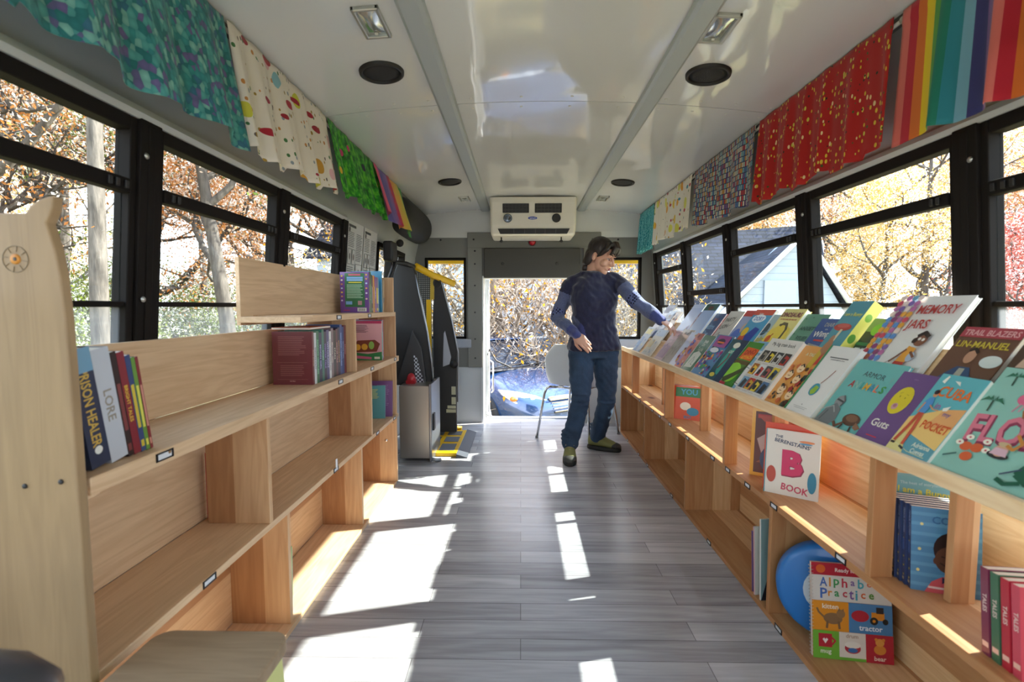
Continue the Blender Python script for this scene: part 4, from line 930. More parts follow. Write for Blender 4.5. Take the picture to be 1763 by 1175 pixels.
# yellow bordered book and the bears book
facing(.925, 1.975, ZS, .215, .268, .012, 'yellow-bordered picture book of planets on the middle shelf', '#d9a321', [('r', .06, .05, 1, .96, '#5a2b22'), ('r', .1, .86, 1, .92, '#a32f2b'), ('p', [(.1, .9), (.9, .9), (.9, .5), (.3, .75)], '#a8452f'), ('e', .75, .68, .16, .12, '#9a8560'), ('p', [(.1, .55), (.6, .85), (.7, .8), (.2, .3)], '#b5a096'), ('p', [(.1, .2), (.4, .4), (.9, .42), (.9, .2)], '#8a4a2a'), ('e', .48, .26, .32, .25, '#3a4a68'), ('e', .42, .32, .14, .1, '#52688a')], turn=-35, tip=7, spine='L', spine_col='#e3d9a0')
facing(.905, 1.825, ZS, .178, .248, .010, 'red-orange hardcover directly behind the white one with the pink B', '#d9461f', turn=-38, tip=5, spine='L', hard=True)
facing(.893, 1.792, ZS, .172, .232, .012, 'white hardcover with a huge pink letter B on the middle shelf', '#ddd6cc', [('t', 'THE', .25, .90, .04, '#2f3a5a', .2, -4), ('t', "BERENSTAINS'", .5, .81, .055, '#2f3a5a', .8, -8), ('t', 'B', .53, .50, .36, '#8f2245', .6, 0, .06), ('t', 'B', .515, .51, .345, '#c9285f', .56, 0, .06), ('t', 'BOOK', .58, .12, .10, '#c23a5a', .5, -6), ('r', .0, .0, .02, 1, '#4f8f9a'), ('e', .13, .30, .09, .13, '#b5483a'), ('e', .88, .26, .08, .16, '#2f7f9f'), ('e', .76, .86, .14, .02, '#e08a5a'), ('e', .74, .83, .12, .014, '#5f9ac0')], turn=-38, tip=5, spine='L', spine_col='#d9461f', hard=True)
# near group: red-spined books and a dark blue series
for i in range(2):
    facing(.955, 1.285 + i * .0145, ZS, .165, .235, .012, ('teal picture book with red spine titled I am a Bunny on the middle shelf', 'red-spined teal book behind the other one')[i], '#6fa3a8', [('t', 'I am a Bunny', .55, .83, .065, '#d9c93a', .8, -3), ('t', 'The best of storyland', .5, .92, .03, '#a8c4c4', .7), ('e', .5, .4, .2, .2, '#b58a5a')] if i == 0 else [], turn=-24, tip=7, spine='L', spine_col='#c2283a', group='red-spined picture books', spine_art=[('t', 'I am a Bunny', .5, .5, .035, '#e8d9a0', .5, -90), ('e', .5, .2, .3, .03, '#e0c23a')], hard=True)
kid = [('r', 0, .0, 1, 1, '#4a7fa3')] + [('r', 0, .06 + i * .12, 1, .10 + i * .12, '#5a90b0') for i in range(8)] + [('t', 'COOL', .55, .86, .085, '#2f5f8a', .5), ('e', .60, .52, .28, .21, '#2a1a16'), ('e', .56, .40, .22, .16, '#5c3a2b'), ('e', .36, .38, .04, .04, '#5c3a2b'), ('c', [(.42, .36), (.5, .33)], .02, '#2a1a16'), ('c', [(.44, .44), (.48, .43)], .02, '#1f1210'), ('p', [(.2, .0), (.85, .0), (.8, .13), (.62, .2), (.45, .2), (.3, .13)], '#c9555a'), ('r', .25, .05, .82, .075, '#e3c9c0'), ('p', [(.45, .12), (.55, .16), (.65, .12), (.65, .2), (.55, .16), (.45, .2)], '#1f2a4a')] + [('e', u_, v_, .025, .018, '#d8cf8a') for u_, v_ in ((.15, .8), (.85, .75), (.12, .5), (.9, .4), (.1, .25))]
for i in range(6):
    sp = [('t', 'PENCIL STORIES', .5, .78, .55, '#8f9fc4', .30, -90)] + [('e', .5, .12 + k * .11, .16, .012, '#d8c23a') for k in range(5)] + [('r', .15, .42, .85, .56, '#3f5a94'), ('r', .2, .06, .8, .09, '#c9b98a')]
    facing(.936, 1.160 + i * .0172, ZS, .135, .198, .0155, ('dark blue paperback with a smiling boy on its cover, front of the series' if i == 0 else 'dark blue star-spined paperback, %s in the matching series' % ('second', 'third', 'fourth', 'fifth', 'last')[i - 1]), '#24345c', kid if i == 0 else [], turn=-20, tip=6, spine='L', spine_col='#22305a', spine_art=sp, group='dark blue paperback series')
# red and pink spines at the lower right corner
for i, (c1, c2) in enumerate((('#7a2f4a', 'dark maroon'), ('#3f6a4f', 'dark green'), ('#b5283a', 'crimson'), ('#c9485a', 'rose red'))):
    facing(.905, .925 - i * .0205, ZS, .15, .168, .018, '%s paperback spine in the group at the lower right corner' % c2, c1, turn=-6, tip=6, spine='L', spine_art=[('t', 'TALES', .5, .6, .5, '#e3c9c0', .4, -90), ('r', .1, .1, .9, .16, '#e8b8a8')], group='red and pink paperbacks at the lower right')
# thin books leaning by the lower divider
facing(.885, 1.765, .0205, .20, .30, .008, 'tall teal and black thin picture book leaning on the lower divider', '#8fb0b4', [('p', [(.0, 0), (.8, 0), (.8, .35), (.2, .42)], '#1f2430'), ('t', 'Small', .3, .75, .06, '#b5283a', .4)], turn=8, tip=3, spine='L', spine_col='#dcd9d4')
facing(.880, 1.800, .0205, .20, .255, .008, 'thin white picture book with red spine leaning beside the lower divider', '#d8d2c8', turn=8, tip=4, spine='L', spine_col='#c9a0a0')
facing(.882, 1.822, .0205, .19, .23, .006, 'thin purple paperback farthest left by the lower divider', '#6a4a83', turn=8, tip=4, spine='L')

# alphabet practice book with spiral binding
alp = [('r', 0, .87, 1, 1, '#b5283a'), ('e', .12, .935, .06, .045, '#d9662f'), ('t', 'Ready for School', .55, .925, .04, '#e9dcd4', .72), ('r', 0, .60, 1, .87, '#d9d4cc')]
for row, txt, sz in ((.80, 'Alphabet', .075), (.68, 'Practice', .085)):
    n_ = len(txt); cols_ = ['#4a6fb5', '#d98a2b', '#3f9a5a', '#c23a4a', '#7a5fa0', '#4aa3b5', '#d9662f', '#5f9a3a']
    wd = [.105 if ch not in 'ltir' else .065 for ch in txt]; x_ = .10
    for i in range(n_): alp.append(('t', txt[i], x_ + wd[i] / 2, row - (.012 if txt[i] == 'p' else 0), sz * (1.25 if txt[i] in 'AlhbPti' else (1.2 if txt[i] == 'p' else .92)), cols_[i], wd[i] * .92)); x_ += wd[i] * .97
alp += [('r', 0, .29, .46, .60, '#e0922b'), ('r', .46, .29, 1, .60, '#4a83b5'), ('t', 'kitten', .23, .545, .05, '#efe4d0', .38), ('t', 'tractor', .73, .345, .055, '#e6ecf2', .48),
        ('e', .26, .42, .12, .06, '#8a6a4a'), ('e', .36, .475, .055, .045, '#96744f'), ('p', [(.32, .50), (.335, .535), (.36, .51)], '#8a6a4a'), ('p', [(.37, .51), (.395, .535), (.40, .50)], '#8a6a4a'), ('c', [(.16, .42), (.08, .48), (.06, .52)], .025, '#8a6a4a'), ('c', [(.19, .39), (.18, .32)], .03, '#7d5f42'), ('c', [(.33, .39), (.34, .32)], .03, '#7d5f42'),
        ('e', .60, .47, .11, .06, '#b5283a'), ('r', .74, .44, .90, .52, '#d98a2b'), ('r', .80, .51, .89, .575, '#2b2b2e'), ('e', .77, .43, .05, .04, '#232326'), ('e', .91, .43, .035, .03, '#232326'), ('e', .77, .43, .02, .016, '#d98a2b'),
        ('r', 0, .02, .33, .29, '#6fae3a'), ('r', .33, .02, .66, .29, '#e0d8cc'), ('r', .66, .0, 1, .29, '#b5283a'), ('r', 0, 0, .66, .03, '#6fae3a'), ('r', .07, .12, .24, .26, '#b5283a'), ('c', [(.24, .22), (.28, .19), (.24, .15)], .022, '#b5283a'), ('p', [(.155, .155), (.12, .20), (.14, .215), (.155, .2), (.17, .215), (.19, .2)], '#e9e2dc'), ('t', 'mug', .16, .065, .045, '#e8ecd8', .24), ('t', 'drum', .49, .255, .04, '#b59a83', .24), ('e', .495, .13, .10, .055, '#b5343f'), ('e', .495, .165, .10, .035, '#e9e4da'), ('e', .495, .11, .06, .025, '#3a6fae'), ('e', .83, .14, .075, .05, '#d9893a'), ('e', .83, .215, .055, .04, '#e09a4a'), ('e', .785, .245, .02, .016, '#d9893a'), ('e', .875, .245, .02, .016, '#d9893a'), ('t', 'bear', .83, .05, .045, '#efd8c8', .24)]
o = facing(.905, 1.475, .0205, .225, .285, .010, 'spiral-bound workbook titled Alphabet Practice with kitten, tractor and bear pictures', '#cf8a5a', alp, turn=-8, tip=8, spine='R')
sp = MB()
for i in range(26):
    y = .008 + i * .0106; n = 8
    sp.tube([(.004 * 0 + .001 + .006 * math.cos(a), y, -.005 + .008 * math.sin(a)) for a in [PI * 2 * q / 10 for q in range(11)]], .0009, 5)
sp.build('spiral_binding', mat('#cfcbc4', .3, .5), o, local=True)

# round blue case with a handle
t = thing('round_case', 'round bright blue toy case with gold handle on the lower shelf', 'case', (1.02, 1.6, .02))
cb = MB(); c0 = Vector((1.010, 1.58, .176)); R = look_at_R(Vector((-.42, -.9, .10))); n = 48; rad = .152
prof = [(0.02, .034), (rad * .9, .034), (rad * .97, .029), (rad, .018), (rad, -.02), (rad * .97, -.03), (rad * .9, -.034), (.02, -.034)]
cb.rings([[c0 + R @ Vector((r * math.cos(2 * PI * j / n), h, r * math.sin(2 * PI * j / n))) for j in range(n)] for (r, h) in prof])
cb.build('shell', mat('#1f6fb8', .4, 0, .2, name='blue_tin'), t)
class FR:
    def __init__(s, c, R, h): s.c, s.R, s.h = c, R, h
    def __matmul__(s, p): return s.c + s.R @ Vector((p.x, s.h + p.z, p.y))
kk = MB(); ink(kk, FR(c0 + R @ Vector((-.15, 0, -.15)), R, .0343), .3, .3, [('e', .55, .5, .20, .22, '#cfd9e0'), ('e', .53, .55, .11, .12, '#8fb3cf'), ('p', [(.45, .35), (.66, .37), (.62, .48), (.48, .48)], '#e0cdae'), ('e', .25, .2, .05, .035, '#dfe8ee')] + [('e', .2, .74, .055, .055, '#b8c6cf')], lift=.0002)
for k, (ww, a) in enumerate(((.9, 8), (.8, 4), (.7, 0), (.85, -5), (.6, -9))):
    pass
kk.build('printed_badge', None, t)
kb = MB()
for k in range(5):
    a = math.radians(200 - k * 13 + 10)
    a0 = a; pts = [c0 + R @ Vector(((rad + .0006) * math.cos(a0), h, (rad + .0006) * math.sin(a0))) for h in (.012, -.012)]
    d = R @ Vector((-math.sin(a0), 0, math.cos(a0))) * .0035
    kb.add([pts[0] - d, pts[1] - d, pts[1] + d, pts[0] + d], [(0, 1, 2, 3)], mat('#dfe6ea', .4))
for a in (150, 222):
    a = math.radians(a); cc = c0 + R @ Vector(((rad + .001) * math.cos(a), 0, (rad + .001) * math.sin(a))); e1 = R @ Vector((0, 1, 0)); e2 = R @ Vector((-math.sin(a), 0, math.cos(a)))
    kb.add([cc + e1 * .013 * math.cos(2 * PI * j / 16) + e2 * .016 * math.sin(2 * PI * j / 16) for j in range(16)], [tuple(range(16))], mat('#a8b8c4', .4))
kb.build('side_label', None, t)
hd = MB(); cc = c0 + R @ Vector((-.03, 0, rad + .0))
hd.tube([cc + R @ Vector((-.03, 0, -.004)), cc + R @ Vector((-.028, 0, .018)), cc + R @ Vector((0, 0, .028)), cc + R @ Vector((.028, 0, .018)), cc + R @ Vector((.03, 0, -.006))], .005, 8); hd.build('handle', mat('#b5954a', .3, .8), t)
hd = MB(); M_ = Matrix.Translation(cc) @ R.to_4x4(); hd.box(-.012, .012, .030, .038, -.030, -.004, M=M_); hd.build('clasp', mat('#b5954a', .3, .8), t)

# ---------------------------------------------------------------- books in the left bookcase (spines face the aisle)
def lrow(x_face, y, z, items, group, lean=0.0, depth=.15, where=''):
    """items: (thickness, height, colour, word, what) going away from the camera"""
    for it in items:
        th, h, c1, word, wc, what = it[:6]; art = it[6] if len(it) > 6 else []; w_ = it[7] if len(it) > 7 else depth
        l = math.radians(lean); v = Vector((0, -math.sin(l), math.cos(l)))
        sp = [('t', word, .5, .50, .46, wc, .66, -90)] if word else [('r', .2, .25, .8, .7, wc), ('r', .2, .05, .8, .12, wc)]
        if len(it) > 8: sp += it[8]
        book(what, (x_face - w_, y, z + (.0 if lean == 0 else math.sin(abs(l)) * 0)), (1, 0, 0), v, w_, h, th, c1, art, spine='R', spine_art=sp, group=group, hard=th > .03)
        y += (th + .0006) / math.cos(l)
    return y
Z3 = .8006
lrow(-.785, .872, Z3, [
    (.043, .225, '#25314a', 'PRISON HEALER', '#c9a44a', 'thick dark book with gold spine title Prison Healer', [], .16, [('r', 0, .8, 1, 1, '#6f9ab5'), ('e', .5, .14, .2, .035, '#e3e0d8')]),
    (.040, .222, '#b9bcc4', 'LORE', '#8f8578', 'silver grey book with spine title Lore', [], .165),
    (.014, .215, '#2a1c1e', '', '#7a3a3a', 'thin black and dark red spine beside the silver book', [], .15),
    (.018, .213, '#7d2430', 'BRIGHT TALES', '#d9b23a', 'maroon paperback with yellow spine lettering on the left shelf', [], .15),
    (.013, .205, '#2f4470', '', '#c9b23a', 'narrow blue spine leaning in the nearest left group', [], .15),
    (.010, .20, '#5f8a3a', '', '#d8cf5a', 'narrow green spine leaning in the nearest left group', [], .15),
    (.008, .20, '#7d2630', '', '#c98a7a', 'thin dark red book, last of the nearest left group', [], .15)], 'leaning books at the near end of the left shelf', lean=9)
dred = blurb(.15, .55, .85, .92, 11, '#8f5a58', 3) + [('r', .12, .10, .88, .105, '#9a6a62'), ('r', .12, .42, .88, .425, '#9a6a62')] + blurb(.2, .16, .8, .38, 6, '#8a5250', 4) + [('t', 'NOVELS', .5, .07, .02, '#c9a8a0', .2)]
cols = [('#c9cdd2', '#2a2a3a', 'pale grey'), ('#2f6a4a', '#8fd0a8', 'dark green'), ('#2a2d52', '#a9b0e0', 'indigo'), ('#3a7a6a', '#b5e0c8', 'sea green'), ('#2a2a44', '#8f7ad0', 'near-black purple'), ('#4a4a7a', '#c9c9e8', 'slate violet'), ('#dcdcdc', '#3a3a44', 'white'), ('#7a6a72', '#e3d8c8', 'grey brown CREATURES'), ('#2b2b30', '#d8d0c0', 'black'), ('#5a3440', '#d8a8a0', 'plum'), ('#2a2f4a', '#e0a85a', 'midnight blue'), ('#41598f', '#a8c0e8', 'bright navy'), ('#3a4f80', '#9fb5e0', 'steel blue'), ('#6d2836', '#d89aa0', 'dark crimson')]
y = lrow(-.800, 1.872, Z3, [(.016, .205, '#6a2a32', 'HALF BLOOD', '#c9a08a', 'dark red paperback with printed back cover facing the camera', dred, .155)], 'novels on the left middle shelf')
its = []
for i, (c1, c2, nm) in enumerate(cols):
    its.append((.0215 + .003 * (i % 3), (.200, .205, .198, .210)[i % 4] + (.012 if i > 9 else 0), c1, ('WITCHLIGHT', 'FANTASTIC CREATURES', 'MOON GIRL', 'STARS', 'WINTER TALE')[i % 5], c2, '%s novel spine on the left middle shelf' % nm, [], .15))
lrow(-.800, y, Z3, its, 'novels on the left middle shelf')
book('orange book lying flat on top of the left row of novels', (-.97, 1.90, 1.020), (1, 0, 0), (0, 1, 0), .15, .21, .008, '#d9704a', [('r', .05, .05, .95, .95, '#e3805a')], spine='L')
# top shelf group
pg = [('r', .17, .14, .86, .97, '#2f6a3f'), ('r', .3, .91, .72, .95, '#c9566a'), ('r', .24, .83, .80, .88, '#7aa8d4'), ('r', .24, .78, .80, .82, '#8fb5dc'), ('r', .3, .73, .76, .755, '#d9c93a')] + blurb(.24, .35, .80, .70, 9, '#a8c9a8', 7) + [('r', .2, .2, .42, .28, '#7aa8d4'), ('r', .62, .19, .76, .29, '#b58a8a'), ('r', .60, .03, .92, .12, '#d9d4cc')] + [('r', .64 + i * .035, .045, .65 + i * .035 + .01 * (i % 2), .105, '#2b2b2e') for i in range(7)] + [('e', .07, v_, .035, .02, c_) for v_, c_ in ((.9, '#e0c23a'), (.8, '#e8d8c0'), (.7, '#c98a4a'), (.6, '#b5d0e0'), (.5, '#e0c23a'), (.4, '#d99a5a'), (.3, '#d8c8e0'))] + [('e', .93, v_, .035, .02, c_) for v_, c_ in ((.93, '#d8b04a'), (.83, '#c98a4a'), (.72, '#b8c8e0'), (.6, '#d9a05a'), (.48, '#d8d0e0'), (.34, '#e0c8b0'))] + [('r', .12, .05, .34, .07, '#b5345a')]
Z4 = 1.0706
y = lrow(-.795, 2.575, Z4, [(.020, .212, '#6a3f8a', '', '#3f7a4a', 'purple and green activity book facing the camera on the top left shelf', pg, .150)], 'books on the top left shelf')
lrow(-.795, y, Z4, [
    (.022, .214, '#2f6a44', 'GREEN HILLS', '#a8d0a8', 'dark green spine on the top left shelf'), (.020, .200, '#1f3f3a', '', '#4f8f7a', 'black green spine on the top left shelf'),
    (.013, .195, '#7d2440', '', '#e0a0a8', 'wine red thin spine on the top left shelf'), (.015, .197, '#d8b83a', '', '#a33a2a', 'yellow spine on the top left shelf'), (.014, .199, '#c2352f', '', '#e8d040', 'red and yellow spine on the top left shelf'),
    (.026, .193, '#7a4f9a', 'LILAC', '#d9b8e8', 'light purple spine on the top left shelf'), (.034, .193, '#6a4f83', '', '#e0d04a', 'broad purple spine with yellow mark on the top left shelf'),
    (.014, .192, '#4f9ab0', '', '#d8e8e8', 'light blue spine on the top left shelf')], 'books on the top left shelf', depth=.12)
book('large sky-blue picture book rising behind the top left row', (-.965, 2.80, Z4), (1, 0, 0), (0, 0, 1), .175, .232, .012, '#3f8ab0', [('r', 0, .85, .4, .97, '#c9b9a8')], spine='R')
book('cream book leaning against the top left end panel', (-.93, 2.83, Z4), (1, 0, 0), (0, .06, 1), .14, .185, .010, '#cdb492', spine='R', spine_art=[('r', .1, .3, .9, .45, '#3f7a9a')])
# second right compartment
pk = [('r', 0, .93, 1, 1, '#b5285a')] + blurb(.15, .70, .62, .90, 9, '#6a4450', 9) + [('p', [(0, 0), (1, 0), (1, .22), (.6, .16), (.2, .2), (0, .15)], '#2f7d4a'), ('p', [(.2, .2), (.85, .22), (.95, .42), (.8, .52), (.3, .5), (.15, .36)], '#7a3a2c'), ('e', .3, .33, .09, .08, '#dca93a'), ('e', .5, .34, .09, .08, '#dca93a'), ('e', .7, .38, .08, .1, '#8fb85a'), ('e', .1, .35, .07, .1, '#cc9a3a'), ('r', .78, .03, .94, .09, '#d8d0c4'), ('p', [(.2, .05), (.7, .02), (.7, .08), (.25, .12)], '#c4628a')]
lrow(-.782, 2.755, Z3, [(.010, .222, '#d9a3a8', '', '#2f9a8a', 'pink picture book facing the camera in the left shelf compartment', pk, .195), (.012, .225, '#2f9a8f', '', '#5fc4b5', 'turquoise book just behind the pink picture book', [], .19), (.010, .228, '#c22f83', '', '#e07ab0', 'magenta book behind the pink picture book', [], .19)], 'picture books in the left compartment')
facing(-.955, 2.86, .4405, .15, .195, .014, 'teal booklet facing the camera on the lower left shelf', '#5a9aa0', blurb(.12, .6, .8, .9, 8, '#c9cf7a', 11), turn=6, tip=6, spine='R', spine_col='#7fb5c0')
facing(-.96, 2.915, .4405, .185, .215, .012, 'purple book leaning behind the teal booklet', '#7a4f83', blurb(.5, .3, .9, .9, 14, '#9a7aa3', 12), turn=4, tip=6, spine='R')
facing(-.975, 1.478, .4405, .17, .21, .012, 'small red book behind the divider of the lower left shelf', '#b01f2c', spine='R')
for i, (c1, nm) in enumerate((('#7fae3a', 'lime green'), ('#c9b8c0', 'pale pink'), ('#4f7fb5', 'blue'), ('#a8652f', 'rust'))):
    facing(-.98, 1.635 + i * .0135, .0205, .185 - .006 * i, .25 - .012 * i, .006, 'thin %s book standing on the bottom left shelf' % nm, c1, spine='R', tip=2, group='thin books on the bottom left shelf')
# notice sheets on the left wall
for (y0, y1, lab) in ((2.82, 3.10, 'printed instruction sheet on the left wall, nearer of the two'), (3.115, 3.38, 'printed instruction sheet on the left wall, beside the lift window')):
    b = MB(); U = Vector((wx(-1, 1.6, -.002) - wx(-1, 1.1, -.002), 0, .5)).normalized(); N = Vector((0, 1, 0)).cross(U)
    M_ = Matrix((Vector((0, 1, 0)), U, N)).transposed().to_4x4(); M_.translation = Vector((wx(-1, 1.1, -.002), y0, 1.1))
    w_ = y1 - y0; b.box(0, w_, 0, .5, 0, .0006, mat('#d3d4d2', .6), M=M_)
    a_ = [('r', .06, .93, .5, .96, '#3c3e40'), ('e', .12, .90, .05, .03, '#2f3133')] + blurb(.06, .70, .46, .88, 9, '#6d7072', 61) + blurb(.54, .55, .94, .88, 16, '#6d7072', 62) + blurb(.06, .30, .46, .48, 8, '#6d7072', 63) + blurb(.54, .08, .94, .28, 9, '#6d7072', 64)
    for (u0, v0, u1, v1) in ((.06, .50, .26, .68), (.30, .50, .48, .68), (.54, .32, .94, .52), (.06, .08, .46, .27)): a_ += [('r', u0, v0, u1, v1, '#4a4c4e'), ('r', u0 + .012, v0 + .006, u1 - .012, v1 - .006, '#cfd0ce'), ('e', (u0 + u1) / 2, (v0 + v1) / 2, .04, .04, '#5a5c5e')]
    ink(b, M_, w_, .5, a_, lift=.0007); o = b.build('instruction_sheet', None, fix=False); tag(o, lab, 'notice', 'instruction sheets')
# lettering on the air conditioner badge
ink(AC_BADGE, FR(badge_c + badge_R @ Vector((0, 0, 0)), badge_R, 0), 1, 1, [], 0)
vs_, fs_ = glyphs('Carrier', .02)
wdt = vs_[:, 0].max() - vs_[:, 0].min(); s_ = .052 / wdt
AC_BADGE.add([badge_c + badge_R @ Vector((x * s_, 0, y * s_ * 1.1)) for x, y in vs_], fs_, mat('#dfe4f2', .4))
AC_BADGE.build('badge', None, AC, fix=False)
# ---------------------------------------------------------------- stool and seat arm in the foreground
t = thing('stool', 'low stool with brown wooden top and pale yellow legs, bottom left foreground', 'stool', (-.595, .80, 0))
def rrect(x0, x1, y0, y1, r, z, n=8):
    out = []
    for (cx, cy, a0) in ((x1 - r, y1 - r, 0), (x0 + r, y1 - r, 90), (x0 + r, y0 + r, 180), (x1 - r, y0 + r, 270)):
        for k in range(n + 1):
            a = math.radians(a0 + 90 * k / n); out.append(Vector((cx + r * math.cos(a), cy + r * math.sin(a), z)))
    return out
b = MB(); b.rings([rrect(-.722, -.455, .66, .935, .035, z) for z in (.428, .455)], smooth=False)
b.build('seat', wood(0, '#8a7258', '#a88f72', seed=21, knots=False), t, bevel=.004, seg=3)
PYEL = mat('#d3d38a', .55, name='pale_yellow_paint')
b = MB(); b.box(-.720, -.478, .675, .69, .36, .425); b.box(-.720, -.478, .90, .915, .36, .425); b.build('apron', PYEL, t, bevel=.003)
for sx in (-1, 1):
    b = MB(); xo = -.598 + sx * .122; xb = -.598 + sx * .15
    b.hexa([Vector((x + (xb - xo) * (1 - (z / .425)), y, z)) for z in (0, .425) for y in (.675, .915) for x in (xo - .009, xo + .009)])
    b.build('leg_panel', PYEL, t, bevel=.003)
t = thing('seat_armrest', 'dark rounded padded armrest at the bottom left corner', 'armrest', (-.56, .42, .70))
b = MB(); R = []
for (x, s) in ((-.66, .3), (-.65, .8), (-.60, 1), (-.55, .95), (-.51, .75), (-.49, .3)):
    R.append([Vector((x,   .46 + .075 * s * math.cos(2 * PI * j / 20), .685 + .055 * s * math.sin(2 * PI * j / 20))) for j in range(20)])
b.rings(R); b.build('pad', mat('#3a3a3f', .35, name='dark_vinyl_pad'), t)
b = MB(); b.tube([(-.58, .46, .65), (-.58, .46, .25), (-.58, .42, 0.0)], .02); b.build('post', BLK2, t)

# ---------------------------------------------------------------- wheelchair lift
t = thing('wheelchair_lift', 'folded black and yellow wheelchair lift beside the rear left wall', 'lift', (-.75, 3.9, 0))
VIN = mat('#2b2a2b', .55, name='black_steel'); VIN2 = mat('#39383a', .45, name='dark_steel')
def plate(name, pts, d, m_=VIN, bevel=.006):
    b = MB(); b.prism([Vector(p) for p in pts], Vector(d)); return b.build(name, m_, t, bevel=bevel)
# side boards (folded platform sides): outlines in (x, z) at depth y
b = MB(); y = 3.66
plate('platform_side', [(-1.0, y, .52), (-.66, y, .50), (-.672, y, .70), (-.70, y, .92), (-.745, y, 1.16), (-.775, y, 1.33), (-.80, y, 1.40), (-.90, y, 1.45), (-.955, y, 1.32), (-.985, y, 1.10)], (0, .06, 0))
pz = [(-.655, 3.655, .50), (-.668, 3.655, .70), (-.697, 3.655, .92), (-.742, 3.655, 1.16), (-.775, 3.655, 1.34)]
b = MB(); b.tube(pz, .008); b.build('edge_tube', mat('#8f9298', .3, .8), t)
plate('front_board', [(-.93, 3.62, .52), (-.70, 3.62, .52), (-.735, 3.62, .80), (-.80, 3.62, .93)], (0, .03, 0), VIN2)
b = MB(); b.prism([(-.775, 3.60, .54), (-.715, 3.60, .54), (-.765, 3.60, .72), (-.79, 3.60, .75)], (0, .012, 0)); 
k = NT('grip_tape', .7); ch = k.n('ShaderNodeTexChecker', i_Scale=70.0); k.l(k.coord('Object'), ch.inputs[0]); ch.inputs[1].default_value = lin('#c8ccd4'); ch.inputs[2].default_value = lin('#2a2a30')
b.build('grip_strip', k.col(ch.outputs[0]), t)
plate('platform_side', [(-.70, 4.12, .04), (-.545, 4.12, .04), (-.545, 4.12, .30), (-.535, 4.12, .72), (-.585, 4.12, 1.0), (-.64, 4.12, 1.22), (-.675, 4.12, 1.365), (-.72, 4.12, 1.38), (-.74, 4.12, 1.0), (-.735, 4.12, .5)], (0, .05, 0))
b = MB(); b.tube([(-.535, 4.115, .30), (-.527, 4.115, .72), (-.58, 4.115, 1.0), (-.635, 4.115, 1.22), (-.668, 4.115, 1.36)], .007); b.build('edge_tube', mat('#8f9298', .3, .8), t)
b = MB(); b.prism([(-.655, 4.11, .60), (-.645, 4.11, .88), (-.635, 4.11, .90), (-.585, 4.11, .68), (-.60, 4.11, .62)], (0, .008, 0)); b.build('bright_plate', mat('#b5b9c2', .3, .6), t)
b = MB(); b.tube([(-.56, 4.09, .62), (-.56, 4.16, .62)], .032, 20); b.build('pivot', BLK2, t)
# perforated mast with yellow stripe
k = NT('perforated_steel', .5); vo = k.n('ShaderNodeTexVoronoi', i_Scale=60.0, i_Randomness=0.0); k.l(k.coord('Object'), vo.inputs['Vector'])
PERF = k.col(k.mix(k.math('LESS_THAN', vo.outputs['Distance'], .32), '#2f2e2e', '#8a8a86'))
plate('mast', [(-.84, 4.0, .04), (-.73, 4.0, .04), (-.73, 4.0, 1.38), (-.84, 4.0, 1.38)], (0, .04, 0), PERF)
plate('mast_stripe', [(-.765, 3.985, .10), (-.728, 3.985, .10), (-.728, 3.985, 1.16), (-.765, 3.985, 1.16)], (0, .012, 0), YEL, .002)
plate('upper_bar', [(-.735, 3.99, 1.16), (-.705, 3.99, 1.16), (-.70, 3.99, 1.35), (-.73, 3.99, 1.35)], (0, .02, 0), mat('#b89a2a', .5), .002)
# yellow hand rail and its arm
b = MB(); b.tube([(-.935, 3.50, .98), (-.935, 3.52, 1.30), (-.90, 3.55, 1.42), (-.84, 3.62, 1.415), (-.80, 3.70, 1.40)], .018, 12); b.build('rail_arm', BLK2, t)
b = MB(); b.box(-.96, -.89, 3.44, 3.58, 1.42, 1.56); b.build('rail_head', BLK2, t, bevel=.015, seg=3)
b = MB(); b.tube([(-.79, 3.72, 1.405), (-.685, 3.85, 1.345), (-.665, 3.92, 1.34), (-.55, 4.05, 1.29)], .026, 14); b.build('hand_rail', YEL, t)
b = MB(); b.prism([(-.78, 3.90, 1.395), (-.60, 4.0, 1.33), (-.63, 4.08, 1.335), (-.80, 3.98, 1.40)], (0, 0, .012)); b.build('flap', VIN2, t)
b = MB(); b.tube([Vector((-.665, 3.93, 1.29)) + Vector((.028 * math.cos(a), 0, .035 * math.sin(a))) for a in [2 * PI * q / 16 for q in range(17)]], .006, 8); b.build('ring', BLK2, t)
# steel pump housing
b = MB(); b.box(-.862, -.645, 3.44, 3.80, .02, .545); b.build('pump_housing', STEEL, t, bevel=.006)
b = MB(); b.box(-.646, -.628, 3.42, 3.78, .005, .56); b.build('housing_edge', mat('#8f949c', .3, .85), t, bevel=.003)
b = MB(); b.box(-.628, -.618, 3.46, 3.52, .22, .34); b.build('latch', BLK2, t, bevel=.003)
b = MB(); b.tube([(-.63, 3.43, .02), (-.60, 3.44, .012), (-.575, 3.46, .012)], .013, 10); b.build('floor_bolt', ALU, t)
b = MB(); b.ell((-.80, 3.56, .575), (.032, .032, .045)); b.box(-.832, -.768, 3.53, 3.59, .545, .57); b.build('red_knob', mat('#b3202a', .3), t)
for (z0, z1, x0) in ((.475, .57, -.585), (.36, .445, -.585), (.31, .345, -.62), (.262, .30, -.63)):
    b = MB(); b.box(x0, -.55, 4.112, 4.1195, z0 * .72 + .02, z1 * .72 + .02); b.build('warning_sticker', mat('#c9c6a8', .5), t)
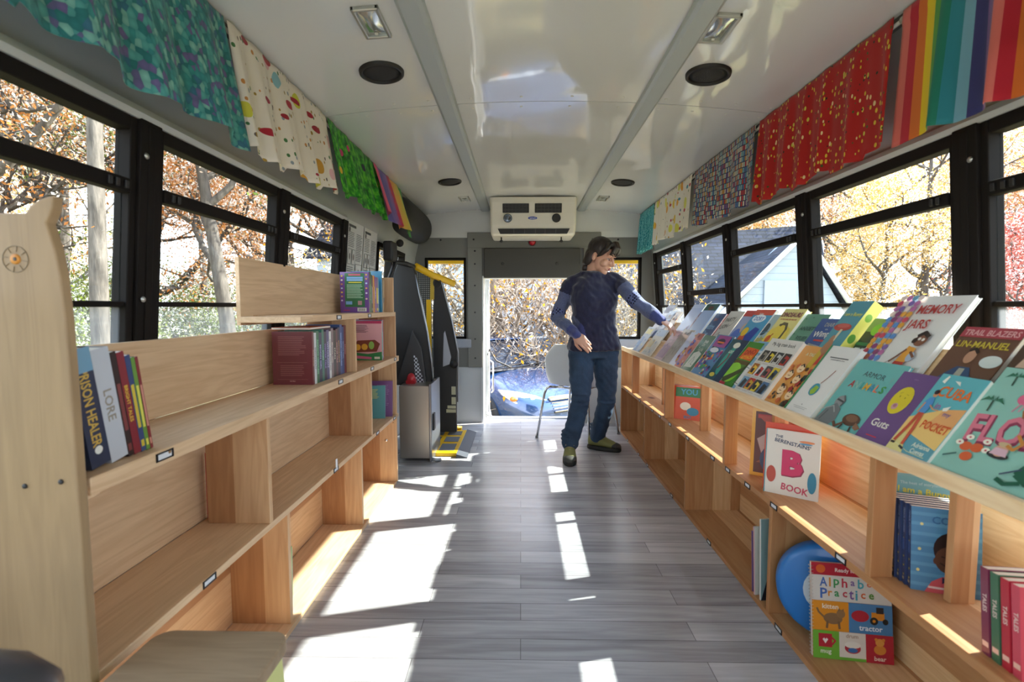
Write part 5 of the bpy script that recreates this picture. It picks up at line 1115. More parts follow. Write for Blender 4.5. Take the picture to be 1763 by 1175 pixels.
# yellow deck on the floor
b = MB(); b.box(-.80, -.47, 3.56, 4.24, .0, .028); M = Matrix.Translation(Vector((0, 0, 0)))
deck = thing('lift_deck_plate', 'yellow lift deck plate with dark grip squares lying on the floor', 'plate', (-.6, 3.9, 0))
b.build('plate', YEL, deck, bevel=.004)
GR = mat('#5c6068', .7, name='grip_pad')
for (x0, x1) in ((-.80 + .03, -.65), (-.615, -.50)):
    for (y0, y1) in ((3.62, 3.80), (3.86, 4.01), (4.06, 4.19)):
        b = MB(); b.box(x0, x1, y0, y1, .028, .0305); b.build('grip_pad', GR, deck, bevel=.001)
b = MB(); b.prism([(-.47, 3.52, 0), (-.39, 3.52, 0), (-.39, 3.52, .006), (-.47, 3.52, .03)], (0, .74, 0)); o = b.build('rubber_edge', mat('#3f434b', .6), deck)
b = MB(); b.tube([(-.66, 4.27, .05), (-.52, 4.27, .03)], .022, 12); b.build('yellow_roller', YEL, deck)

# ---------------------------------------------------------------- white shell chair
t = thing('shell_chair', 'white plastic shell chair with chrome legs behind the person', 'chair', (.49, 4.165, 0), rot=(0, 0, math.radians(-24)))
def shell():
    b = MB(); R1 = []; nu = 22; prof = []
    # profile from front edge of the seat to the top of the back; local y+ = front
    for k in range(25):
        s = k / 24
        if s < .45: q = s / .45; y_ = .21 - .36 * q; z_ = .445 - .018 * math.sin(q * PI) + .01 * (1 - q); w_ = .20 + .03 * math.sin(q * PI * .5)
        else:
            q = (s - .45) / .55; a = q * 1.45; y_ = -.15 - .085 * math.sin(a * .95) - .015 * q; z_ = .445 + .355 * (q ** 1.25); w_ = .235 + .02 * math.sin(q * PI) - .13 * max(0, q - .72) ** 1.3 * 3.2
        prof.append((y_, z_, w_, s))
    rings = []
    for (y_, z_, w_, s) in prof:
        row = []
        for j in range(nu + 1):
            u = -1 + 2 * j / nu; e = abs(u) ** 2.6
            up = .045 * e * (1 if s < .45 else .0) ; fwd = (.075 * e if s >= .45 else .03 * e * (s / .45))
            row.append(Vector((u * w_, y_ + fwd, z_ + up + (0 if s > .12 else -.0))))
        rings.append(row)
    b.rings(rings, cap=False, closed=False); return b
o = shell().build('shell', mat('#e3e7ea', .28, 0, .2, name='white_plastic'), t, local=True)
so = o.modifiers.new('s', 'SOLIDIFY'); so.thickness = .007; su = o.modifiers.new('u', 'SUBSURF'); su.levels = 1; su.render_levels = 1
def loc(x, y): # world floor point -> chair local
    v = Matrix.Rotation(math.radians(24), 4, 'Z') @ Vector((x - .49, y - 4.165, 0)); return v
feet = [(.135, 4.10), (.537, 3.80), (.846, 4.23), (.44, 4.53)]
for (fx, fy) in feet:
    f = loc(fx, fy); top = Vector((f.x * .52, f.y * .52, .428)); k_ = Vector((f.x * .70, f.y * .70, .432))
    b = MB(); b.tube([top, k_ * 1.0, Vector((f.x * .78, f.y * .78, .415)), Vector((f.x * .825, f.y * .825, .37)), Vector((f.x, f.y, .0))], .0105, 12); o = b.build('leg', CHROME, t, local=True)
    b = MB(); b.tube([Vector((f.x, f.y, 0)), Vector((f.x, f.y, .02))], .013, 12); b.build('foot_cap', mat('#8a8a88', .5), o, local=True)
b = MB(); cs = [loc(*f) * .52 for f in feet]; b.tube([Vector((c.x, c.y, .428)) for c in cs + cs[:1]], .009, 10); b.build('under_frame', CHROME, t, local=True)

# ---------------------------------------------------------------- the person
person = thing('person', 'person in navy sweater and jeans leaning to touch books on the right display', 'person', (.52, 3.6, 0))
def remeshed(mb, name, voxel, smooth_it=4, parent=None, mats=None, pick=None, factor=.5, folds=0):
    o = mb.build('tmp', [mat('#808080')], None)
    r = o.modifiers.new('r', 'REMESH'); r.mode = 'VOXEL'; r.voxel_size = voxel
    if smooth_it: s = o.modifiers.new('s', 'SMOOTH'); s.iterations = smooth_it; s.factor = factor
    dg = bpy.context.evaluated_depsgraph_get(); dg.update()
    me = bpy.data.meshes.new_from_object(o.evaluated_get(dg)); bpy.data.objects.remove(o)
    me.name = name; me.materials.clear()
    if folds:
        co = np.zeros(len(me.vertices) * 3); me.vertices.foreach_get('co', co); co = co.reshape(-1, 3); no = np.zeros_like(co).ravel(); me.vertices.foreach_get('normal', no); no = no.reshape(-1, 3)
        x, y, z = co.T; a = folds
        f = np.sin(z * 62 + x * 38 + 2 * np.sin(x * 21 + y * 17)) * .5 + np.sin(z * 33 - x * 41 + 3 * np.sin(z * 13)) * .7 + .5 * np.sin(z * 110 + x * 70 + 2 * np.sin(x * 40))
        co = co + no * (a * f)[:, None]; me.vertices.foreach_set('co', co.ravel())
    for m in mats: me.materials.append(m)
    me.polygons.foreach_set('use_smooth', [True] * len(me.polygons))
    if pick:
        n = len(me.polygons); cs = np.zeros(n * 3); me.polygons.foreach_get('center', cs); cs = cs.reshape(-1, 3)
        me.polygons.foreach_set('material_index', pick(cs).astype(int))
    if parent is not None:
        off = -parent.location; me.transform(Matrix.Translation(off))
    me.update()
    ob = bpy.data.objects.new(name, me); C.objects.link(ob); ob.parent = parent
    return ob
def limb(mb, pts, rs, n=16):
    """tapered closed limb, resampled with a smooth curve"""
    P = [Vector(p) for p in pts]; out = []; rr = []
    for i in range(len(P) - 1):
        p0, p1, p2, p3 = P[max(i - 1, 0)], P[i], P[i + 1], P[min(i + 2, len(P) - 1)]
        for k in range(6):
            t_ = k / 6; t2, t3 = t_ * t_, t_ ** 3
            out.append(.5 * ((2 * p1) + (p2 - p0) * t_ + (2 * p0 - 5 * p1 + 4 * p2 - p3) * t2 + (3 * p1 - p0 - 3 * p2 + p3) * t3))
            rr.append(rs[i] + (rs[i + 1] - rs[i]) * (3 * t2 - 2 * t3))
    out.append(P[-1]); rr.append(rs[-1])
    mb.tube(out, rr, n)
    mb.ell(P[0], (rs[0],) * 3, nu=n, nv=8); mb.ell(P[-1], (rs[-1],) * 3, nu=n, nv=8)
def torso(mb, secs, n=32, yaw=0.0):
    R = []
    for (x, y, z, rx, ry) in secs:
        ring = []
        for j in range(n):
            a = 2 * PI * j / n; c_, s_ = math.cos(a), math.sin(a)
            e = 2 / 2.4; px = rx * math.copysign(abs(c_) ** e, c_); py = ry * math.copysign(abs(s_) ** e, s_)
            ring.append(Vector((x + px * math.cos(yaw) - py * math.sin(yaw), y + px * math.sin(yaw) + py * math.cos(yaw), z)))
        R.append(ring)
    mb.rings(R)
# joints
Rsh, Rel, Rwr = Vector((.372, 3.63, 1.288)), Vector((.268, 3.64, 1.03)), Vector((.385, 3.44, .905))
Lsh, Lel, Lwr = Vector((.685, 3.60, 1.292)), Vector((.80, 3.42, 1.130)), Vector((.925, 3.30, 1.018))
Rhip, Rkn, Ran = Vector((.445, 3.62, .80)), Vector((.425, 3.50, .44)), Vector((.355, 3.53, .09))
Lhip, Lkn, Lan = Vector((.62, 3.64, .80)), Vector((.635, 3.63, .43)), Vector((.595, 3.78, .085))
HC = Vector((.572, 3.575, 1.462)); NK = Vector((.525, 3.63, 1.335))
HF = Vector((.76, -.56, -.40)).normalized(); HR = look_at_R(HF, Vector((.10, -.06, 1)))
def H(r, f, u): return HC + HR @ Vector((r, f, u)) * 1.07
body = MB()
torso(body, [(.53, 3.63, .76, .15, .10), (.53, 3.63, .86, .15, .10), (.53, 3.62, 1.0, .145, .10), (.53, 3.615, 1.14, .135, .10), (.53, 3.62, 1.22, .12, .085), (.528, 3.625, 1.285, .085, .06), (.525, 3.63, 1.33, .07, .055)], yaw=.3)
limb(body, [(.525, 3.64, 1.28), NK, H(0, -.025, -.06)], [.058, .050, .050])
for (s, e, w) in ((Rsh, Rel, Rwr), (Lsh, Lel, Lwr)): limb(body, [s, (s + e) / 2, e, (e + w) / 2, w], [.042, .040, .036, .032, .024])
for (h, k, a) in ((Rhip, Rkn, Ran), (Lhip, Lkn, Lan)): limb(body, [h, (h + k) / 2, k, (k + a) / 2, a], [.09, .075, .055, .05, .036])
# head
body.ell(H(0, -.008, .030), (.073, .092, .085), R=HR, nu=24, nv=16)
body.ell(H(0, .022, -.028), (.058, .066, .078), R=HR, nu=24, nv=16)
body.ell(H(0, .058, -.088), (.030, .028, .024), R=HR)
body.ell(H(0, .072, -.058), (.026, .018, .016), R=HR)
for s in (-1, 1):
    body.ell(H(s * .040, .056, -.030), (.024, .026, .026), R=HR); body.ell(H(s * .032, .074, .028), (.026, .014, .010), R=HR)
    body.ell(H(s * .072, -.010, -.010), (.009, .018, .030), R=HR)
body.tube([H(0, .080, .020), H(0, .096, -.004), H(0, .110, -.026), H(0, .096, -.036)], [.009, .010, .013, .009], 10)
for s in (-1, 1): body.ell(H(s * .011, .094, -.029), (.008, .010, .007), R=HR)
body.ell(H(0, .091, -.0525), (.020, .008, .0055), R=HR); body.ell(H(0, .088, -.0655), (.018, .008, .0065), R=HR)
# hands: palm, four fingers of different length, a thumb on the side
def hand(mb, wr, d, palm_n, side, curl, spread=.0, tips=None):
    """d: direction of the hand, palm_n: direction the palm faces, side: +1 thumb towards d x palm_n"""
    d = Vector(d).normalized(); pn = Vector(palm_n); pn = (pn - d * pn.dot(d)).normalized(); th = d.cross(pn) * side
    def Q(a, b_, c_): return wr + d * a + th * b_ + pn * c_
    R = Matrix((th, d, pn)).transposed()
    mb.ell(Q(.045, 0, 0), (.040, .050, .015), R=R, nu=16, nv=10)
    mb.ell(Q(.022, .022, .006), (.018, .028, .014), R=R)
    mb.tube([wr - d * .02, wr, Q(.03, 0, 0)], [(.024, .019), (.022, .018), (.026, .016)], 12)
    for i, (off, L) in enumerate(((.027, .072), (.009, .080), (-.009, .074), (-.026, .058))):
        c = curl[i]; p = Q(.080 - abs(off) * .15 - (.006 if i == 3 else 0), off, 0); pts = [Q(.055, off * .9, 0), p]; a = 0
        dirn = d + th * off * spread
        for seg, f in enumerate((.45, .32, .25)):
            a += c * (1.0, 1.1, .8)[seg]
            v = (dirn * math.cos(a) + pn * math.sin(a)).normalized(); p = p + v * L * f; pts.append(p)
        mb.tube(pts, [.0095, .0092, .0085, .0078, .0062], 10); mb.ell(pts[-1], (.0063,) * 3, nu=10, nv=6)
    c = curl[4]; p0 = Q(.018, .026, .006); p1 = p0 + (d * .75 + th * .6 + pn * .35).normalized() * .036; p2 = p1 + (d * .95 + th * (.25 - c * .3) + pn * (.3 + c * .4)).normalized() * .030; p3 = p2 + (d + pn * (.3 + c * .3) - th * .1).normalized() * .024
    mb.tube([p0, p1, p2, p3], [.013, .0115, .0098, .0072], 10); mb.ell(p3, (.0072,) * 3, nu=10, nv=6)
hand(body, Rwr, (.62, -.35, -.62), (.2, .9, -.25), -1, [.25, .32, .38, .42, .4])
hand(body, Lwr, (.74, -.30, -.52), (-.25, .35, -.9), 1, [.32, .30, .34, .42, .3], spread=2)
SKIN = NT('skin', .5); SKIN.b.inputs['Base Color'].default_value = lin('#d2a189'); SKIN.b.inputs['Subsurface Weight'].default_value = .08; SKIN.b.inputs['Subsurface Radius'].default_value = (.02, .008, .004)
bo = remeshed(body, 'body', .0036, 3, person, [SKIN.m, mat('#a8605a', .5, name='lips')],
              pick=lambda cs: (np.linalg.norm((cs - np.array(H(0, .097, -.059))) * np.array([1, 1, 1.4]), axis=1) < .0165))
# eyes and brows
for s in (-1, 1):
    e = MB(); e.ell(H(s * .032, .073, .004), (.0115, .0115, .0062), mat('#b8aca4', .4), R=HR); e.ell(H(s * .033, .0825, .001), (.0055, .004, .0055), mat('#3a2a20', .2), R=HR); e.build('eye', None, person)
    e = MB(); e.tube([H(s * .018, .086, .010), H(s * .033, .0865, .0125), H(s * .047, .078, .008)], .0022, 6); e.build('eyelid', mat('#7d5548', .6), person)
    e = MB(); e.tube([H(s * .014, .090, .030), H(s * .032, .089, .036), H(s * .050, .076, .030)], [.003, .004, .002], 6); e.build('eyebrow', mat('#3a241c', .8), person)
# hair: short bob with a fringe
hair = MB()
hair.ell(H(0, -.022, .045), (.084, .098, .088), R=HR, nu=24, nv=16)
hair.ell(H(0, -.062, -.012), (.070, .052, .072), R=HR, nu=20, nv=14)
hair.ell(H(0, -.080, -.062), (.050, .036, .046), R=HR); hair.ell(H(-.012, -.076, -.112), (.046, .032, .040), R=HR)
for s in (-1, 1): hair.ell(H(s * .070, -.045, -.035), (.018, .034, .055), R=HR)
for s in (-1, 1):
    hair.tube([H(s * .04, .05, .10), H(s * .068, .055, .06), H(s * .075, .035, .02), H(s * .078, .012, -.005)], [.02, .020, .013, .006], 10)
    hair.tube([H(s * .01, .06, .112), H(s * .028, .088, .082), H(s * .045, .092, .050), H(s * .055, .082, .032)], [.022, .018, .012, .005], 10)
hair.tube([H(0, .06, .112), H(-.005, .094, .08), H(-.008, .102, .040)], [.026, .021, .009], 10)
hair.tube([H(.02, .06, .112), H(.022, .094, .08), H(.022, .100, .040)], [.024, .018, .008], 10)
hair.tube([H(-.02, .06, .112), H(-.025, .094, .08), H(-.028, .098, .046)], [.02, .015, .005], 10)
k = NT('dark_brown_hair', .42); n1 = k.n('ShaderNodeTexNoise', i_Scale=1.0, i_Detail=3.0); k.l(k.coord('Object', scale=(90, 90, 14)), n1.inputs['Vector']); k.bump(n1.outputs['Fac'], .7, .006)
HAIR = k.col(k.ramp(n1.outputs['Fac'], [(.3, '#150d0b'), (.7, '#2e1e18')]))
remeshed(hair, 'hair', .005, 3, person, [HAIR])
# sweater
sw = MB()
torso(sw, [(.535, 3.63, .785, .200, .145), (.535, 3.628, .81, .203, .148), (.533, 3.62, .88, .182, .13), (.53, 3.615, .98, .160, .118), (.53, 3.61, 1.07, .160, .122), (.53, 3.595, 1.16, .176, .142), (.53, 3.61, 1.24, .172, .12), (.528, 3.62, 1.30, .145, .095), (.526, 3.63, 1.34, .10, .078), (.527, 3.632, 1.362, .066, .058)], yaw=.34)
for (s, e, w) in ((Rsh, Rel, Rwr), (Lsh, Lel, Lwr)):
    limb(sw, [s + (Vector((.05, 0, .0)) if s is Rsh else Vector((-.05, 0, 0))), s * .85 + e * .15, (s + e) / 2, e, (e + w) / 2, w + (w - e).normalized() * .005], [.062, .060, .055, .050, .045, .035])
for q, (p_, r_) in enumerate(((.62, .056), (.78, .054), (.92, .053))):
    for (s, e) in ((Rsh, Rel), (Lsh, Lel)): sw.ell(s.lerp(e, p_) + Vector((0, 0, -.004)), (r_, r_, .016), R=look_at_R(Vector((0, -1, .3))), nu=14, nv=8)
for p_ in (.15, .38, .62, .80, .90):
    for (e, w) in ((Rel, Rwr), (Lel, Lwr)):
        d_ = (w - e).normalized(); R_ = look_at_R(Vector((d_.y, -d_.x, .2)), d_); sw.ell(e.lerp(w, p_), (.050 - .011 * p_,) * 2 + (.013,), R=R_, nu=14, nv=8)
for j in range(14):   # soft folded collar
    a = 2 * PI * j / 14; sw.ell((.530 + .078 * math.cos(a), 3.618 + .070 * math.sin(a), 1.343 + .012 * math.sin(a)), (.030, .030, .026), nu=10, nv=8)
NAVY, SLATE, CUFF = [None] * 3
def knitm(c0, c1, name):
    k = NT(name, .9); w = k.n('ShaderNodeTexNoise', i_Scale=260.0, i_Detail=2.0); k.l(k.coord('Object'), w.inputs['Vector']); k.b.inputs['Sheen Weight'].default_value = .3
    m_ = k.col(k.ramp(w.outputs['Fac'], [(.35, c0), (.65, c1)])); n2 = k.n('ShaderNodeTexNoise', i_Scale=9.0, i_Detail=2.0); k.l(k.coord('Object', scale=(1, 1, .6)), n2.inputs['Vector']); k.bump(n2.outputs['Fac'], .9, .05); return m_
NAVY = knitm('#14152e', '#1f2142', 'navy_fleece'); SLATE = knitm('#454c6c', '#5c6486', 'slate_fleece'); CUFF = knitm('#343a6c', '#454b82', 'blue_fleece')
k = NT('patterned_band', .9); vo = k.n('ShaderNodeTexVoronoi', i_Scale=1.0, i_Randomness=.0); k.l(k.coord('Object', scale=(55, 55, 55), rot=(.6, .78, .3)), vo.inputs['Vector'])
BAND = k.col(k.mix(k.math('LESS_THAN', vo.outputs['Distance'], .42), '#5a628c', '#14142c'))
def pick_sw(cs):
    idx = np.zeros(len(cs))
    for (s, e, w) in ((Rsh, Rel, Rwr), (Lsh, Lel, Lwr)):
        s_, e_, w_ = np.array(s), np.array(e), np.array(w); L1 = np.linalg.norm(e_ - s_); L2 = np.linalg.norm(w_ - e_)
        t1 = np.clip(((cs - s_) @ (e_ - s_)) / L1 ** 2, 0, 1); d1 = np.linalg.norm(cs - (s_ + t1[:, None] * (e_ - s_)), axis=1)
        t2 = np.clip(((cs - e_) @ (w_ - e_)) / L2 ** 2, 0, 1.1); d2 = np.linalg.norm(cs - (e_ + t2[:, None] * (w_ - e_)), axis=1)
        on2 = (d2 < d1) & (d2 < .085); on1 = (~on2) & (d1 < .085)
        idx[on1 & (t1 > .36)] = 1; idx[on1 & (t1 > .78)] = 3; idx[on2] = 1; idx[on2 & (t2 < .04)] = 3; idx[on2 & (t2 > .72)] = 2
    return idx
remeshed(sw, 'sweater', .0068, 6, person, [NAVY, SLATE, CUFF, BAND], pick=pick_sw, folds=.0035)
# jeans
je = MB()
torso(je, [(.533, 3.632, .73, .180, .115), (.533, 3.63, .80, .182, .122), (.533, 3.625, .86, .17, .118)], yaw=.3)
limb(je, [Rhip + Vector((.0, 0, -.02)), (Rhip + Rkn) / 2 + Vector((.0, -.01, 0)), Rkn, (Rkn + Ran) / 2, Ran + Vector((0, 0, .02))], [.100, .088, .066, .064, .060])
limb(je, [Lhip + Vector((.0, 0, -.02)), (Lhip + Lkn) / 2, Lkn, (Lkn + Lan) / 2, Lan + Vector((0, 0, .02))], [.100, .087, .066, .064, .060])
for (kn_, an_) in ((Rkn, Ran), (Lkn, Lan)):
    for q, z in enumerate((.045, .0, -.03)): je.ell(kn_ + Vector((.0, -.012, z)), (.066, .062, .014), nu=16, nv=8)
    for z in (.06, .085, .112): je.ell(an_ + Vector((.0, .0, z)), (.066, .066, .014), nu=16, nv=8)
k = NT('denim', .85); n1 = k.n('ShaderNodeTexNoise', i_Scale=7.0, i_Detail=3.0); k.l(k.coord('Object'), n1.inputs['Vector']); n2 = k.n('ShaderNodeTexNoise', i_Scale=420.0); k.l(k.coord('Object', scale=(1, 1, .3)), n2.inputs['Vector'])
f_ = k.math('MULTIPLY_ADD', n2.outputs['Fac'], .4, k.math('MULTIPLY', n1.outputs['Fac'], .6)); k.bump(n1.outputs['Fac'], .4, .02)
DENIM = k.col(k.ramp(f_, [(.3, '#1c2a3f'), (.7, '#3a536f')]))
remeshed(je, 'jeans', .0068, 4, person, [DENIM], folds=.0028)
def shoe(an, toe, lab):
    d = Vector((toe.x - an.x, toe.y - an.y, 0)).normalized(); s_ = d.cross(Vector((0, 0, 1)))
    base = Vector((an.x, an.y, 0)); L = (Vector((toe.x, toe.y, 0)) - base).length
    def Q(a, b_, z): return base + d * a + s_ * b_ + Vector((0, 0, z))
    up = MB(); R = []
    for (a, w, h, z0) in ((-.075, .018, .05, .03), (-.065, .034, .085, .025), (-.03, .040, .105, .022), (.01, .041, .105, .022), (.05, .043, .088, .022), (.09, .047, .066, .022), (.13, .048, .052, .022), (L - .03, .042, .042, .022), (L - .005, .022, .026, .024)):
        ring = []
        for j in range(16):
            t_ = 2 * PI * j / 16; cz = math.sin(t_); ring.append(Q(a, w * math.cos(t_) * (1 - .18 * max(0, cz)), z0 + h * .5 + h * .5 * cz))
        R.append(ring)
    up.rings(R); o = up.build('shoe', mat('#84834f', .75, name='olive_leather'), person)
    sb = o.modifiers.new('u', 'SUBSURF'); sb.levels = 1; sb.render_levels = 1
    so = MB(); R = []
    for z, e in ((.0, -.002), (.006, .003), (.024, .003), (.03, -.002)):
        ring = []
        n = 28
        for j in range(n):
            t_ = 2 * PI * j / n; c_, s2 = math.cos(t_), math.sin(t_)
            a = (L - .085) / 2 + .005 + ((L + .085) / 2 + e) * math.copysign(abs(c_) ** .8, c_); w = (.047 + e) * (1 - .12 * (c_ < 0) * abs(c_)) * math.copysign(abs(s2) ** .8, s2)
            ring.append(Q(a, w, z))
        R.append(ring)
    so.rings(R); so.build('sole', mat('#25231f', .7), o)
    to = MB(); R = []
    for (a, w, h) in ((L - .055, .047, .046), (L - .03, .046, .044), (L - .004, .030, .034), (L + .006, .012, .02)):
        R.append([Q(a, w * math.cos(2 * PI * j / 14), .022 + h * .5 + h * .5 * math.sin(2 * PI * j / 14)) for j in range(14)])
    to.rings(R); to.build('toe_cap', mat('#3d3b35', .6), o)
    la = MB()
    for i in range(5):
        a = .035 + i * .021; h = .118 - i * .0135
        la.tube([Q(a, -.024, h - .012), Q(a + .008, 0, h), Q(a, .024, h - .012)], .0032, 6); la.tube([Q(a, -.024, h - .012), Q(a + .02, .024, h - .024)], .0026, 6)
    la.tube([Q(.03, 0, .125), Q(.04, .02, .135), Q(.055, .03, .11)], .0028, 6); la.tube([Q(.03, 0, .125), Q(.04, -.02, .135), Q(.055, -.03, .11)], .0028, 6)
    la.build('laces', mat('#a08d78', .8), o)
shoe(Ran, Vector((.338, 3.345, 0)), '')
shoe(Lan, Vector((.755, 3.70, 0)), '')
# ---------------------------------------------------------------- outdoors: ground
k = NT('leaf_litter_ground', .95)
n1 = k.n('ShaderNodeTexNoise', i_Scale=.35, i_Detail=3.0); k.l(k.coord('Object'), n1.inputs['Vector'])
vo = k.n('ShaderNodeTexVoronoi', i_Scale=9.0); k.l(k.coord('Object'), vo.inputs['Vector'])
s_ = k.n('ShaderNodeSeparateXYZ'); k.l(vo.outputs['Color'], s_.inputs[0])
lt = k.ramp(s_.outputs[0], [(0, '#8a6a48'), (.4, '#a07c52'), (.7, '#6f6a3f'), (.9, '#c09a68')], 'CONSTANT')
b = MB(); n = 30; gx = lambda i: -60 + 4 * i
random.seed(4)
gz = lambda x, y: -.85 - (.35 if x > 2 else 0) + .012 * max(0, abs(x) - 10) * (1 if x < 0 else -.5) + .12 * math.sin(x * .21) * math.cos(y * .17)
vs = []; nx, ny = 40, 36
for i in range(nx + 1):
    for j in range(ny + 1):
        x = -70 + 140 * i / nx; y = -25 + 105 * j / ny; vs.append((x, y, gz(x, y)))
b.add(vs, [(i * (ny + 1) + j, (i + 1) * (ny + 1) + j, (i + 1) * (ny + 1) + j + 1, i * (ny + 1) + j + 1) for i in range(nx) for j in range(ny)], None, True)
o = b.build('ground', k.col(k.mix(n1.outputs['Fac'], lt, '#7d8050'))); o['kind'] = 'structure'

# ---------------------------------------------------------------- trees
def leafm(c0, c1, c2, name):
    m = bpy.data.materials.new(name); m.use_nodes = True; t = m.node_tree; t.nodes.clear()
    o = t.nodes.new('ShaderNodeOutputMaterial'); g = t.nodes.new('ShaderNodeNewGeometry'); r = t.nodes.new('ShaderNodeValToRGB')
    for e, (p, c) in zip([r.color_ramp.elements[0], r.color_ramp.elements[1], r.color_ramp.elements.new(.5)], ((0, c0), (1, c2), (.5, c1))): e.position = p; e.color = lin(c)
    t.links.new(g.outputs['Random Per Island'], r.inputs[0])
    d = t.nodes.new('ShaderNodeBsdfDiffuse'); tr = t.nodes.new('ShaderNodeBsdfTranslucent'); mx = t.nodes.new('ShaderNodeMixShader'); mx.inputs[0].default_value = .45
    for x in (d, tr): t.links.new(r.outputs[0], x.inputs[0])
    t.links.new(d.outputs[0], mx.inputs[1]); t.links.new(tr.outputs[0], mx.inputs[2]); t.links.new(mx.outputs[0], o.inputs[0]); return m
def barkm(c0, c1):
    k = NT('bark', .9); n1 = k.n('ShaderNodeTexNoise', i_Scale=1.0, i_Detail=4.0); k.l(k.coord('Object', scale=(14, 14, 3)), n1.inputs['Vector']); k.bump(n1.outputs['Fac'], .8, .03)
    return k.col(k.ramp(n1.outputs['Fac'], [(.35, c0), (.65, c1)]))
def grow(seed, h, r0, spread=.9, first=.28, levels=3, nb=(7, 5, 4), droop=0.0, lean=(0, 0), multi=1):
    """list of (points, radii) and the leaf-bearing points"""
    rnd = random.Random(seed); segs = []; tips = []
    def br(p, d, L, r, lv):
        n = 6; pts = [p]; rs = [r]; q = p; dd = d.normalized()
        for i in range(n):
            g_ = .05 if lv == 0 and multi == 1 else .17
            dd = (dd + Vector((rnd.gauss(0, g_), rnd.gauss(0, g_), rnd.gauss(0, .10) + (.10 if lv else .03) * (1 - droop * 3)))).normalized()
            q = q + dd * L / n; pts.append(q); rs.append(max(.004, r * (1 - .82 * (i + 1) / n)))
        segs.append((pts, rs, lv))
        if lv < levels:
            k = nb[lv]
            for i in range(k):
                f = (first if lv == 0 else .2) + (1 - (first if lv == 0 else .2)) * (i + .6 * rnd.random()) / k
                f = min(f, .98); a = f * n; i0 = int(a); pp = pts[i0].lerp(pts[min(i0 + 1, n)], a - i0)
                az = rnd.uniform(0, 2 * PI); t_ = (pts[min(i0 + 1, n)] - pts[i0]).normalized(); o1 = t_.orthogonal().normalized(); o2 = t_.cross(o1)
                side = o1 * math.cos(az) + o2 * math.sin(az)
                nd = t_ * rnd.uniform(.35, .7) + side * spread
                br(pp, nd, L * rnd.uniform(.42, .62) * (1 - .35 * f), rs[i0] * .62, lv + 1)
        if lv >= levels - 1:
            for i in range(2, n + 1): tips.append((pts[i], lv))
    for m_ in range(multi):
        d = Vector((lean[0] + (rnd.uniform(-.5, .5) if multi > 1 else 0), lean[1] + (rnd.uniform(-.5, .5) if multi > 1 else 0), 1))
        br(Vector((rnd.uniform(-.1, .1) * (multi > 1), rnd.uniform(-.1, .1) * (multi > 1), 0)), d, h, r0, 0)
    return segs, tips
def tree_meshes(name, seed, h, r0, n_leaf, leaf, lm, bm_, clump=.35, minr=.006, **kw):
    segs, tips = grow(seed, h, r0, **kw)
    b = MB()
    for pts, rs, lv in segs: b.tube(pts, [max(r, minr) for r in rs], (10, 6, 4, 3)[min(lv, 3)], cap=False)
    wood_me = bpy.data.meshes.new('branches'); wood_me.from_pydata([tuple(v) for v in b.v], [], b.f); wood_me.materials.append(bm_)
    wood_me.polygons.foreach_set('use_smooth', [True] * len(b.f)); wood_me.update()
    leaf_me = None
    if n_leaf:
        rg = np.random.default_rng(seed); T = np.array([tuple(t[0]) for t in tips]); idx = rg.integers(0, len(T), n_leaf)
        c = T[idx] + rg.normal(0, clump, (n_leaf, 3)) * np.array([1, 1, .75])
        a = rg.normal(0, 1, (n_leaf, 3)); a /= np.linalg.norm(a, axis=1)[:, None]
        q = rg.normal(0, 1, (n_leaf, 3)); q -= a * (q * a).sum(1)[:, None]; q /= np.linalg.norm(q, axis=1)[:, None]
        s = leaf * rg.uniform(.6, 1.3, (n_leaf, 1))
        V = np.stack([c - a * s, c + q * s * .45 + a * s * .1, c + a * s, c - q * s * .45 + a * s * .1], 1).reshape(-1, 3)
        leaf_me = bpy.data.meshes.new('foliage'); leaf_me.vertices.add(n_leaf * 4); leaf_me.vertices.foreach_set('co', V.ravel())
        leaf_me.loops.add(n_leaf * 4); leaf_me.loops.foreach_set('vertex_index', np.arange(n_leaf * 4))
        leaf_me.polygons.add(n_leaf); leaf_me.polygons.foreach_set('loop_start', np.arange(n_leaf) * 4); leaf_me.polygons.foreach_set('loop_total', np.full(n_leaf, 4))
        leaf_me.materials.append(lm); leaf_me.update(calc_edges=True); leaf_me.validate()
    return wood_me, leaf_me
def plant(name, label, kindm, x, y, sc_=1.0, rot=0.0, cat='tree', group=None, z=None):
    t = thing(name, label, cat, (x, y, gz(x, y) - .05 if z is None else z), group, rot=(0, 0, rot)); t.scale = (sc_,) * 3
    for nm, me in zip(('branches', 'foliage'), kindm):
        if me is None: continue
        o = bpy.data.objects.new(nm, me); C.objects.link(o); o.parent = t
    return t
BK = barkm('#3d3631', '#5f5750'); BK2 = barkm('#443d37', '#6a6159'); BKP = barkm('#665a4d', '#9c8f7f'); BK3 = barkm('#5a4a3c', '#8a7560')
OAKL = leafm('#b5703a', '#cc935a', '#dcb488', 'oak_leaf_rust'); OAKY = leafm('#c99d4a', '#d4b468', '#d0c088', 'leaf_gold')
REDL = leafm('#b0504a', '#bc6a58', '#c88a74', 'leaf_red'); GRNL = leafm('#5f6f2f', '#8a9440', '#b5ac55', 'leaf_olive'); WILL = leafm('#c08418', '#cc962a', '#cfa850', 'leaf_yellow')
PINE = leafm('#5c6f34', '#7f8f45', '#a3a85a', 'pine_needles')
oak = tree_meshes('oak', 3, 9.0, .17, 30000, .046, OAKL, BK, clump=.42, first=.22, spread=1.05, levels=3, nb=(9, 6, 4))
oak2 = tree_meshes('oak2', 8, 11.0, .24, 24000, .042, OAKL, BK, clump=.5, first=.15, spread=.95, levels=3, nb=(10, 6, 3))
